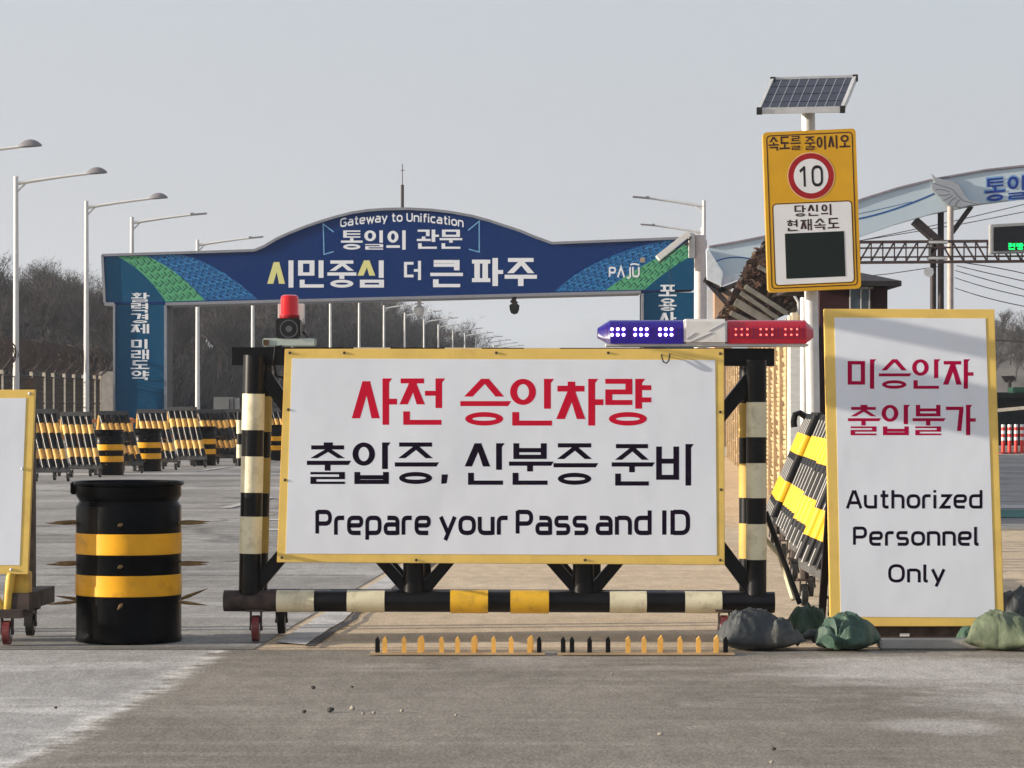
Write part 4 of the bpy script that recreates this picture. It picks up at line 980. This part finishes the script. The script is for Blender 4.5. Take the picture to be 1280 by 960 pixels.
def outline(x0,y0,x1,y1,r,t,k):
    a = rrect(x0,y0,x1,y1,r); b = rrect(x0+t,y0+t,x1-t,y1-t,max(.5,r-t)); n = len(a)
    for i in range(n): q.poly([on(*a[i],k), on(*a[(i+1)%n],k), on(*b[(i+1)%n],k), on(*b[i],k)])
outline(961,167,1069,359,5,1.3,0); outline(965.5,252.5,1065.5,355.5,5,1.1,0)
hangul(q, '속도를', 964, 169, 1003.5, 186.5, pl, .17, .125, False, .16); hangul(q, '줄이시오', 1009, 170.5, 1065, 187.5, pl, .17, .125, False, .14)
hangul(q, '당신의', 993, 256, 1040, 270, pl, .17, .125, False, .18, mi=0); hangul(q, '현재속도', 983, 273.5, 1048, 287.8, pl, .17, .125, False, .22)
q.poly([]) if 0 else None
q.build('sign_lettering', M('dark_maroon_print', (.035,.01,.012), .5), ss, smooth=False)
b_ = MB(); b_.prism([on(x,y,0)+V((0,.0008,0)) for x, y in rrect(967,254,1064,354,4)], (0,.0003,0)); b_.build('white_field', w_face, ss, smooth=False)
b_ = MB(); b_.disc(on(1015.3,220,3), 29.6*PF/F, n=48); b_.build('disc_rim', M('pale_orange_rim', (.75,.5,.3), .5), ss, smooth=False)
b_ = MB(); b_.disc(on(1015.3,220,5), 28.6*PF/F, n=48, r0=21.6*PF/F); b_.build('red_ring', M('deep_red_ring', (.32,.006,.01), .5), ss, smooth=False)
b_ = MB(); b_.disc(on(1015.3,220,5), 21.6*PF/F, n=48); b_.build('disc_face', w_face, ss, smooth=False)
b_ = MB(); latin(b_, '10', 1000.5, 1029.5, 207.5, 232.5, lambda x,y,k: pl(x,y,7+k%3), .15, .42); b_.build('numeral', M('sign_black', (.008,.008,.01), .5), ss, smooth=False)
b_ = MB(); b_.prism([on(x,y,4)for x, y in rrect(980,290.5,1054,347,.6)], (0,.0006,0)); b_.build('display', M('dark_led_display', (.004,.010,.008), .3), ss, smooth=False)
for z in (200,330): MB().box((GX(1008,PY)-.06,PY-.088,P(0,z,PY).z-.02),(GX(1008,PY)+.10,PY+.055,P(0,z,PY).z+.02)).build('clamp', galv, ss)
# solar panel: tilted plane
TLp, TRp, BRp, BLp = P(966,99,PY+.34), P(1069,96,PY+.34), P(1053,135,PY-.25), P(949,137,PY-.25)
nrm = (TRp-TLp).cross(BLp-TLp).normalized(); nrm = nrm if nrm.z > 0 else -nrm
cell = M('solar_cells', (.022,.026,.04), .18, var=.35, scale=9, coat=.5); line_m = M('solar_grid', (.22,.23,.25), .4)
MB().prism([TLp,TRp,BRp,BLp], -nrm*.03).build('solar_panel', [cell], ss)
def sp(u, v): return (TLp*(1-u)+TRp*u)*(1-v) + (BLp*(1-u)+BRp*u)*v
q = MB()
for i in range(1,9): a, b = sp(i/9,.02), sp(i/9,.98); q.bar(a+nrm*.001, b+nrm*.001, .008, .0016)
for j in range(1,4): a, b = sp(.01,j/4), sp(.99,j/4); q.bar(a+nrm*.0016, b+nrm*.0016, .008, .0016)
q.build('cell_grid', line_m, ss)
q = MB()
for a, b in ((TLp,TRp),(TRp,BRp),(BRp,BLp),(BLp,TLp)): q.bar(a-nrm*.015, b-nrm*.015, .034, .062)
q.build('panel_frame', galv, ss)
q = MB()
for c in (TLp,TRp,BRp,BLp): q.box(c-V((.026,.026,.05)), c+V((.026,.026,.022)))
q.build('corner_caps', rubber, ss)
MB().bar(P(1010,138,PY), sp(.5,.5)-nrm*.03, .05, .05).build('panel_bracket', galv, ss)
# second slim steel pole beside it
tag(MB().tube([V((GX(1006,30.2),30.2,0)), V((GX(1006,30.2),30.2,P(0,372,30.2).z))], .05, 14).build('steel_post', galv), 'slim grey steel post just left of the speed sign pole', 'post')

# ------------------------------------------------------------------ barricades parked along the wall (right)
def side_barricade(loc, label):
    r = thing('pipe_barricade', loc, label, 'barricade', 'pipe barricades parked beside the wall'); L0 = V(loc)
    ht, run = 1.20, .36   # pipes lean to the right (+x) going up
    n = 5; ln = 1.7
    for i in range(n):
        y = -ln/2+ln*i/(n-1); a = L0+V((run,y,ht)); b = L0+V((-.02,y-.05,.30))
        m = MB().striped(a, b, .058, [(0,.20,1),(.20,.39,0),(.39,.65,1),(.65,.84,0),(.84,1,1)], 14, {0:.002})
        for t0, t1 in ((.02,.18),(.42,.66),(.86,.98)): m.tube([a+(b-a)*t0+V((-.053,-.026,-.012)), a+(b-a)*t1+V((-.053,-.026,-.012))], .0085, 8, 2)  # thin strips paint the sunlit highlight down each pipe's left side
        m.build('pipe', [bright_y, black, silver], r)
    MB().bar(L0+V((run+.03,-ln/2-.05,ht)), L0+V((run+.03,ln/2+.05,ht)), .06, .06).build('top_bar', black, r)
    MB().bar(L0+V((0,-ln/2-.12,.28)), L0+V((0,ln/2+.05,.28)), .07, .07).build('bottom_bar', bar_w, r)
    for y in (-ln/2,ln/2):
        MB().tube([L0+V((run+.05,y,ht)), L0+V((run+.38,y,.25))], .03, 10).build('rear_leg', black, r); caster(r, L0+V((.0,y,0)), .07, rubber); caster(r, L0+V((run+.38,y,0)), .07, rubber)
        MB().tube([L0+V((0,y,.16)), L0+V((0,y,.3))], .03, 8).build('wheel_stem', rust_paint, r)
    return r
sb = side_barricade(LAT(.93,17.8), 'bright yellow and black pipe barricade nearest, half behind the right sign')
dup(sb, LAT(.95,20.4), R(-2), label='bright yellow and black pipe barricade second from the camera along the wall')
dup(sb, LAT(.97,23.2), R(-3), label='bright yellow and black pipe barricade third along the wall, below the speed sign pole')
dup(sb, LAT(.97,26.2), R(-4), label='bright yellow and black pipe barricade farthest back with a black hooked top')
o = MB(); o.tube([P(1008,522,26.8),P(1000,516,26.8),P(994,518,26.8),P(992,527,26.8),P(993,534,26.8)], .03, 8); hk = o.build('barricade_hook', black); tag(hk, 'black hooked pipe end over the farther yellow pipe barricade', 'hook')
o = thing('drawbar', V((GX(985,16.5),16.5,.01)), 'black and white tow bar leaning on the ground beside the barrier post', 'tow bar')
MB().tube([P(957,640,16.6), P(1000,755,16.5)], .016, 8).build('black_tube', black, o)
MB().tube([P(955,672,16.6), P(975,695,16.6), P(992,750,16.5)], .015, 8).build('white_tube', cream, o)

# ------------------------------------------------------------------ slatted screen fence along the right of the lane
sf = thing('slatted_screen_fence', LAT(1.5,45), 'tan slatted screen fence with posts running along the right of the lane', 'fence')
slat_m = M('tan_slats', (.50,.36,.20), .8, var=.3, scale=3, stretch=(1,.35,6)); slat_d = M('brown_net', (.20,.14,.09), .9, var=.3)  # slat_d: plain darker brown for the sheet behind the slats
rr = random.Random(2); ysf = [31+2.1*i for i in range(20)]
for bi, y0 in enumerate(ysf):
    y1 = y0+2.1; m = MB(); rows = 36; nseg = 7
    for k_ in range(rows):
        z = .05+k_*.0625; ph = rr.uniform(0,6)
        prev = None
        for s in range(nseg+1):
            y = y0+.05+(2.0)*s/nseg; dz = .018*math.sin(s*1.05+ph*.35+bi) ; dx = .02*math.sin(s*2.1+ph)
            a = LAT(1.5+dx, y, z+dz); b = LAT(1.5+dx-.012, y, z+dz+.046)
            if prev: m.poly([prev[0], a, b, prev[1]])
            prev = (a, b)
    m.build('slat_panel', slat_m, sf, smooth=False)
    p = LAT(1.47, y0); MB().box((p.x-.03,p.y-.03,0),(p.x+.03,p.y+.03,2.36)).build('post', M('tan_post', (.45,.34,.21), .8, var=.2), sf)
bk = MB(); bk.poly([LAT(1.56,31,.0), LAT(1.56,73,.0), LAT(1.56,73,2.3), LAT(1.56,31,2.3)]); bk.build('backing_net', slat_d, sf, smooth=False)
tag(MB().box((GX(988,30.7),30.7,0),(GX(1002,30.7),30.76,P(0,405,30.7).z)).build('corrugated_post', M('pale_corrugated_sheet', (.62,.63,.62), .5, var=.1, scale=30, stretch=(.2,.2,1))), 'narrow pale corrugated sheet closing the near end of the slatted fence', 'sheet')
tag(MB().poly([LAT(.6,16.4,.012), LAT(.9,16.4,.012), LAT(.9,17.0,.012), LAT(.6,17.2,.012)]).build('dirt_edge', dust_pale, smooth=False), kind='structure')

# ------------------------------------------------------------------ camera pole with tilted white panel
cp = thing('camera_pole', V((GX(874,96),96,0)), 'thick pale pole with a tilted white panel in front of the gateway right pillar', 'pole')
MB().tube([V((GX(874,96),96,0)), P(875,294,96)], .19, 18).build('pole', M('pinkish_pole', (.60,.53,.50), .5, var=.08), cp)
MB().box((GX(880,96.1),95.96,0),(GX(883.5,96.1),96.2,P(0,300,96).z)).build('conduit', pole_white, cp)
q = MB(); a, b = P(822,323,95.4), P(861,292,95.4); q.bar(a, b, .8, .20); q.build('tilted_panel', pole_white, cp, bevel=.01)
q = MB(); q.bar(a+V((.07,0,-.14)), b+V((.07,0,-.14)), .7, .05); q.build('panel_underside', dark_steel, cp)
MB().bar(P(856,305,96), P(874,305,96), .1, .1).build('bracket', dark_steel, cp); MB().bar(P(862,318,96), P(874,312,96), .1, .25).build('camera_body', galv, cp, bevel=.01)
MB().box((GX(861,96),95.7,P(0,322,96).z),(GX(868,96),96.2,P(0,291,96).z)).build('junction_box', pole_white, cp, bevel=.01)
MB().tube([P(838,325,95.4),P(837,380,95.5),P(838,430,95.7)], .008, 5).build('hanging_cable', rubber, cp)

# ------------------------------------------------------------------ second arch over the right road
AY = 76.0
ar = thing('winged_arch', V((GX(1180,AY),AY,0)), 'pale blue arched gateway with silver wing and blue hangul 통일 over the right road', 'gateway')
pale = M('pale_blue_cladding', (.50,.60,.66), .45, var=.06, scale=.8)
top = [(885,310),(920,304),(955,297),(1000,280),(1040,264),(1078,250),(1120,237),(1165,226),(1230,214.5),(1280,209),(1340,206),(1420,210)]
bot = [(1420,250),(1340,246),(1280,247.5),(1230,254),(1165,267),(1120,280),(1080,294),(1040,309),(1000,326),(960,337),(905,346),(897,347)]
MB().prism([P(*q,AY) for q in top+bot], (0,.8,0)).build('arch_band', pale, ar)
q = MB(); q.prism([P(*z,AY-.25) for z in [(883,312),(886,312),(904,341),(901,357),(884,349)]], (0,.24,0)); q.prism([P(*z,AY-.02) for z in [(901,345),(930,341),(929,347),(901,358)]], (0,.3,0)); q.build('arch_end', M('pale_end_cladding', (.62,.66,.70), .45), ar)
q = MB()
for a, b in zip(top, top[1:]): q.bar(P(a[0],a[1]-.6,AY+.4), P(b[0],b[1]-.6,AY+.4), .9, .05)
q.build('arch_trim', M('mauve_trim', (.25,.22,.25), .5), ar)
q = MB(); al = lay(AY, .0008, .003)
wave_m = M('blue_wave', (.02,.10,.30), .5)
for wp, w0 in ((bez((1060,276),(1110,268),(1168,242),14), 2.2), (bez((1060,270),(1100,262),(1140,252),10), .7), (bez((894,327),(915,318),(940,324),8)+[(955,325),(985,318)], 1.6)):
    q = MB(); put(q, [strip([V(p) for p in wp], w0)], lambda x, y, k: al(x, y, 1)); q.build('wave_stripe', wave_m, ar, smooth=False)
wz = [(605,210),(640,245),(700,258),(760,265),(810,300),(850,370),(890,410),(962,425),(965,438),(880,447),(830,462),(740,450),(690,412),(645,365),(610,330),(605,300),(628,278)]
wf = lambda p: (1060+p[0]/5.82, 180+p[1]/5.82)
q = MB(); q.prism([P(*wf(p),AY-.14) for p in wz], (0,.12,0)); q.build('wing', M('silver_wing', (.42,.44,.46), .35, metal=.4, var=.12, scale=2), ar, bevel=.01)
q = MB()
for pts in ([(620,285),(700,310),(760,330),(800,380),(840,415),(950,438)], [(650,370),(700,375),(740,365)], [(690,412),(720,400),(760,375)], [(735,440),(750,410),(785,390)], [(780,452),(790,425),(815,405)], [(640,330),(700,335),(740,350)]):
    put(q, [strip([V(wf(p)) for p in pts], .8)], lambda x, y, k: P(x, y, AY-.143))
q.build('feather_grooves', M('groove_dark', (.10,.11,.13), .6), ar, smooth=False)
rotf = lambda to: (lambda x, y, k=0: to(x, y-(x-1256)*.09, k))
q = MB(); hangul(q, '통일의', 1230.3, 219.5, 1312, 251.5, rotf(al), .24, .19, False, .10); q.build('letter_halo', M('light_blue_halo', (.20,.38,.62), .5), ar, smooth=False)
al2 = lay(AY, .0008, .015)
q = MB(); hangul(q, '통일의', 1232, 221.5, 1310, 250, rotf(al2), .15, .115, False, .14); q.build('lettering', M('royal_blue_letters', (.008,.035,.26), .4), ar, smooth=False)
for x0, x1, Yc, m_ in ((1172,1180,AY+.6,dark_steel),(1184,1192,AY-.4,M('brown_column', (.40,.34,.30), .6, var=.15))):
    MB().tube([V((GX((x0+x1)/2,Yc),Yc,0)), P((x0+x1)/2,258,Yc)], (x1-x0)/2*Yc/F, 12).build('column', m_, ar)
MB().bar(P(1143,276,AY+.3), P(1177,306,AY+.3), .5, .20).build('brace', dark_steel, ar); MB().bar(P(1214,258,AY+.3), P(1190,291,AY+.3), .15, .12).build('brace', dark_steel, ar)
MB().tube([V((GX(1400,AY),AY,0)), P(1400,250,AY)], .12, 12).build('column', dark_steel, ar)
# truss gantry with LED board
TY = 70.0
tg = thing('truss_gantry', V((GX(1166,TY),TY,0)), 'brown lattice truss gantry crossing the right road below the arch', 'gantry')
brown = M('brown_truss_paint', (.055,.035,.032), .6, var=.2); tgY = (TY, TY+.5)
ch = MB()
for Yt in tgY:
    for y0 in (302,309.5,321,327.5): ch.bar(P(1040,y0+1,Yt), P(1420,y0-2,Yt), .07, (.07 if y0 in (302,327.5) else .04))
ch.build('chord', brown, tg)
dg = MB()
for Yt in tgY:
    for i in range(24):
        x = 1060+i*14.5; f_ = 1 if x < 1170 else -1
        dg.bar(P(x,327,Yt), P(x,302,Yt), .03, .03); dg.bar(P(x if f_ > 0 else x+14.5,327,Yt), P(x+14.5 if f_ > 0 else x,302,Yt), .04, .04)
dg.build('lattice', brown, tg)
for px in (1166.5,1410): MB().tube([V((GX(px,TY+.2),TY+.2,0)), P(px,298,TY+.2)], .075, 12).build('column', dark_steel, tg)
MB().box((GX(1040,TY+.2)-.06,TY+.1,0),(GX(1040,TY+.2)+.06,TY+.3,P(0,300,TY).z)).build('column', dark_steel, tg)
for yb in (303,323): MB().bar(P(1160,yb,TY+.1), P(1184,yb,TY+.1), .3, .06).build('collar', galv, tg)
q = MB(); q.disc(P(1161,340,TY), .12, n=20); q.lathe([(.001,0),(.02,0)], (0,0,-5), 3) if 0 else None; q.tube([P(1161,340,TY+.02), P(1166,336,TY+.1)], .03, 8); q.build('round_mirror', galv, tg)
ld = thing('led_message_board', P(1290,298,TY-.3), 'black electronic message board with green characters hung on the truss', 'message board')
lc = TY-.35
MB().prism([P(*z,lc) for z in ((1238,280.5),(1345,274.5),(1345,313),(1238,317.5))], (0,.3,0)).build('housing', M('grey_housing', (.30,.30,.30), .5, var=.1), ld, bevel=.02)
MB().prism([P(*z,lc-.02) for z in ((1242,284),(1341,278.5),(1341,309.5),(1242,313.8))], (0,.018,0)).build('screen', M('black_screen', (.003,.003,.005), .3), ld)
q = MB(); hangul(q, '전방주의', 1260.5, 304, 1300, 312, lay(lc-.021,.002,.004), .2, .16, False, .22); q.build('lit_characters', M('green_led', (.0,.3,.05), .5, emit=(.0,1,.12,1.6)), ld, smooth=False)

# ------------------------------------------------------------------ guard booth, net-covered shelter
gb = thing('guard_booth', V((GX(1075,35),35,0)), 'dark maroon guard booth with hipped roof behind the right sign', 'booth')
maroon = M('dark_maroon_wall', (.035,.010,.012), .6, var=.2); roof_m = M('dark_roof', (.022,.018,.020), .7, var=.25)
zt = P(0,358,35).z
MB().box((GX(1020,35),34.6,0),(GX(1104,35),37,zt)).build('wall', maroon, gb)
rf = MB(); x0, x1 = GX(1002,34.2), GX(1127,34.2); ze = P(0,351,34.2).z; zr = P(0,334,35.5).z
rf.add([(x0,34.2,ze),(x1,34.2,ze),(x1,37.4,ze),(x0,37.4,ze),(x0+.5,35.8,zr),(x1-.55,35.8,zr),(x0,34.2,ze-.06),(x1,34.2,ze-.06),(x1,37.4,ze-.06),(x0,37.4,ze-.06)],
       [(0,1,5,4),(1,2,5),(2,3,4,5),(3,0,4),(6,7,1,0),(7,8,2,1),(8,9,3,2),(9,6,0,3),(9,8,7,6)]); rf.build('roof', roof_m, gb, smooth=False)
wn = MB()
for a, b in ((1062,1074),(1075.5,1085)): wn.box((GX(a,34.6),34.55,P(0,410,34.6).z),(GX(b,34.6),34.59,P(0,361,34.6).z))
wn.build('window', M('booth_glass', (.10,.14,.17), .1, var=.2), gb)
wn = MB()
for a in (1061,1074.4,1085): wn.box((GX(a,34.6),34.52,P(0,412,34.6).z),(GX(a+1.6,34.6),34.548,P(0,359,34.6).z))
wn.box((GX(1061,34.6),34.52,P(0,361,34.6).z),(GX(1090,34.6),34.548,P(0,358.5,34.6).z)); wn.build('window_frame', galv, gb)
nsY = 60.0
ns = thing('net_covered_shelter', V((GX(955,nsY),nsY,0)), 'shelter of grey planks under dark brown camouflage netting behind the speed sign', 'shelter')
plank = M('weathered_grey_planks', (.20,.185,.15), .85, var=.3, scale=5)
for i, (a, b, wd_) in enumerate((((931,358),(984,392),5.5),((926,366),(972,398),5),((919,377),(962,403),9),((913,391),(948,408),6),((948,333),(990,360),5),((960,322),(1000,345),5))):
    p, q_ = P(*a,nsY-.4+.05*i), P(*b,nsY-.4+.05*i); MB().bar(p, q_, .16, wd_*nsY/F).build('plank', plank, ns, bevel=.004)
nb = MB(); rn = random.Random(8); poly_ = [(958,303),(985,300),(1012,330),(1010,372),(985,392),(968,400),(896,402),(908,384),(926,352),(940,326)]
nb.prism([P(*z,nsY+.1) for z in poly_], (0,1.2,0)); nb.build('frame_core', M('dark_shelter_core', (.022,.014,.010), .9, var=.3), ns)
net = MB()
for i in range(2600):
    x, y = rn.uniform(885,1016), rn.uniform(296,404)
    if not inside((x+rn.gauss(0,3), y+rn.gauss(0,3)), poly_): continue
    if 920 < x < 985 and 360+(x-920)*.1 < y and rn.random() < .75: continue
    c = P(x, y, nsY+rn.uniform(-.25,.35)); s = rn.uniform(.027,.09); a_ = rn.uniform(0,6.28)
    d1 = V((math.cos(a_), rn.uniform(-.5,.5), math.sin(a_)))*s*1.6; d2 = V((-math.sin(a_), rn.uniform(-.5,.5), math.cos(a_)))*s*.6
    net.add([c-d1, c+d2, c+d1, c-d2], [(0,1,2,3)], rn.choice((0,0,0,0,1,1,2)))
net.build('camouflage_net', [M('net_dark_brown', (.035,.016,.010), .9), M('net_brown', (.075,.035,.020), .9), M('net_tan', (.16,.11,.07), .9)], ns, smooth=False)
q = MB(); q.tube([P(983,364,nsY-.4),P(992,368,nsY-.4),P(998,378,nsY-.4),P(998,395,nsY-.4)], .03, 8); q.build('vent_pipe', galv, ns)
HT = 90.0
hu = thing('roadside_hut', V((GX(905,HT),HT,0)), 'small tan hut with pale window and dark roof braces right of the thick pale pole', 'hut')
MB().box((GX(893,HT),HT-.1,0),(GX(914,HT),HT+2,P(0,360,HT).z)).build('wall', M('tan_plaster', (.52,.33,.20), .7, var=.08), hu)
q = MB()
for a, b in (((880,349),(920,372)),((920,372),(950,330)),((884,352),(915,386)),((898,364),(945,346))): q.bar(P(*a,HT-.6), P(*b,HT-.6), .12, .16)
q.build('roof_brace', dark_steel, hu)
MB().box((GX(884,HT),HT-.05,P(0,410,HT).z),(GX(892,HT),HT,P(0,362,HT).z)).build('window', w_face, hu)
tag(MB().box((GX(986,31.5),31.4,0),(GX(1000,31.5),31.7,P(0,391,31.5).z)).build('cream_post', M('cream_concrete', (.60,.54,.42), .8, var=.15), bevel=.03), 'short cream concrete post under the netted shelter beside the grey post', 'post')

# ------------------------------------------------------------------ right road edge: delineators, low canopy, floodlight, barrier arm
dm = [M('red_plastic_post', (.70,.04,.03), .45, var=.08), M('white_reflective_band', (.8,.8,.78), .4), M('dark_base', (.25,.03,.02), .6)]
dp = None
for i, px in enumerate((1254,1262,1270,1277.5)):
    Y = 76.0+i*.3; lo = V((GX(px,Y),Y,0)); lab = ['leftmost','second','third','fourth'][i]+' red and white delineator post beyond the right sign edge'
    if dp is None:
        dp = thing('delineator_post', lo, lab, 'delineator', 'red delineator posts by the right road')
        MB().lathe([(.001,0),(.13,0),(.13,.03),(.05,.06),(.001,.06)], lo, 16).build('base', dm[2], dp)
        MB().striped(lo+V((0,0,.05)), lo+V((0,0,.78)), .05, [(0,.42,0),(.42,.54,1),(.54,.66,0),(.66,.78,1),(.78,.9,0),(.9,1,1)], 14).build('tube', dm[:2], dp)
    else: dup(dp, lo, label=lab)
q = MB(); q.box((GX(1225,92),92,0),(GX(1420,92),94,P(0,498,92).z)); q.box((GX(1222,92),91.6,P(0,498,92).z),(GX(1420,92),94.4,P(0,490.5,92).z))
tag(q.build('roadside_shed', M('black_shed', (.015,.016,.015), .8, var=.3), bevel=.02), 'low dark roadside shed behind the red delineator posts', 'shed')
q = MB(); q.box((GX(1266,90),90,P(0,491,90).z),(GX(1420,90),91,P(0,484,90).z)); tag(q.build('green_box', M('dark_green_cover', (.01,.05,.03), .6), bevel=.03), 'dark green long box lying on the roadside shed', 'box')
fl = thing('floodlight', P(1262,490,91), 'dark floodlight silhouette standing on the roadside shed', 'floodlight')
MB().tube([P(1262,490.5,91),P(1262,476,91)], .06, 8).build('stem', dark_steel, fl); MB().prism([P(*z,91) for z in ((1254,470),(1267,469.5),(1270,472),(1270,475),(1264,478),(1259,478))], (0,.4,0)).build('head', dark_steel, fl)
ba = MB(); ba.bar(P(1236,514,78), P(1330,505,78), .08, .09); tag(ba.build('barrier_arm', M('cream_arm', (.62,.55,.45), .6, var=.2)), 'cream horizontal barrier arm above the red delineator posts', 'barrier arm')
q = MB(); q.box((GX(1240,77),77.5,0),(GX(1400,77),78,.16)); tag(q.build('road_kerb', concrete, bevel=.02), 'pale kerb under the red delineator posts', 'kerb')

# ------------------------------------------------------------------ overhead wires on the right
wl = ['lowest','second lowest','middle','second highest','highest']
for i, (a, b, c) in enumerate((((1194,360),(1240,377),(1320,390)),((1194,347),(1240,364),(1320,378)),((1194,338),(1240,352),(1320,372)),((1196,332),(1240,343),(1320,360)),((1180,326),(1250,332),(1320,352)))):
    tag(MB().tube([P(*a,74)]+[P(*q,70) for q in bez(a,b,c,8)[1:]], .012, 5).build('overhead_wire', dark_steel), f'thin overhead wire sagging right from the arch column, {wl[i]} of its bundle', 'wire', 'overhead wires at the right')
for i, (a, b) in enumerate((((1060,304),(1320,246)),((1080,300),(1320,257)),((1040,349),(1180,332)))):
    tag(MB().tube([P(*a,82), P((a[0]+b[0])/2,(a[1]+b[1])/2+2,82), P(*b,82)], .012, 5).build('overhead_wire', dark_steel), ['thin wire rising right, upper of two below the pale arch','thin wire rising right, lower of two below the pale arch','thin wire crossing behind the truss above the booth roof'][i], 'wire', 'overhead wires at the right')
tag(MB().tube([P(1225,424,200), P(1262,426,200), P(1320,430,200)], .06, 5).build('overhead_wire', dark_steel), 'thick dark cable crossing in front of the right hill', 'wire', 'overhead wires at the right')

# ------------------------------------------------------------------ stones on the asphalt
stone = M('pale_stone', (.26,.235,.20), .9, var=.3, scale=30); stone_d = M('dark_clod', (.05,.045,.04), .9, var=.3, scale=30)
stn = [(391,863,.016,1),(413,892,.022,1),(440,889,.018,0),(380,893,.013,1),(468,894,.012,0),(502,892,.012,0),(454,895,.010,0),(570,897,.010,0),(825,921,.014,0),(967,940,.012,1),(965,957,.012,0),(765,845,.010,0),(70,888,.010,1),(440,862,.010,1)]
for i, (px, py, s, dk) in enumerate(stn):
    Y = H*F/(py-HY); bm = bmesh.new(); bmesh.ops.create_icosphere(bm, subdivisions=2, radius=s*.75)
    for v in bm.verts: v.co *= 1+.5*noise.noise(v.co*60+V((i,0,0))); v.co.z *= .7
    me = bpy.data.meshes.new('stone'); bm.to_mesh(me); bm.free(); me.materials.append(stone_d if dk else stone)
    o = bpy.data.objects.new('stone', me); COL.objects.link(o); o.location = (GX(px,Y),Y,.008+s*.4)
    tag(o, 'small dark clod lying loose on the front asphalt' if dk else 'small pale stone lying loose on the front asphalt', 'stone', 'loose dark clods on the asphalt' if dk else 'loose pale stones on the asphalt')

# ------------------------------------------------------------------ the air: pale winter haze
hz = MB().box((-3600,-90,-2), (3600,6600,170)).build('haze', [], smooth=False); tag(hz, kind='stuff')
hm_ = bpy.data.materials.new('haze_air'); hm_.use_nodes = True; n_ = hm_.node_tree; n_.nodes.remove(n_.nodes['Principled BSDF'])
pv = n_.nodes.new('ShaderNodeVolumePrincipled'); pv.inputs['Color'].default_value = (.82,.89,.97,1); pv.inputs['Density'].default_value = .0003; pv.inputs['Anisotropy'].default_value = .2
n_.links.new(pv.outputs[0], n_.nodes['Material Output'].inputs['Volume']); hz.data.materials.append(hm_)

sg = thing('shadow_band_pole', V((-3.3,16.6,0)), 'added grey pole with two boxes out of view, casting shadow bands', 'shadow caster')  # added out of view so its boxes shade bands of the right sign
MB().tube([(-3.3,16.6,0),(-3.3,16.6,2.9)], .05, 12).build('pole', galv, sg)
for z0, z1 in ((2.69,2.785),(2.26,2.53)):
    MB().box((-3.26,14.83,z0),(-3.16,14.985,z1)).build('shadow_band_box', black, sg, bevel=.012)
    MB().tube([(-3.25,16.6,(z0+z1)/2),(-3.25,14.96,(z0+z1)/2)], .012, 8).build('arm', galv, sg)
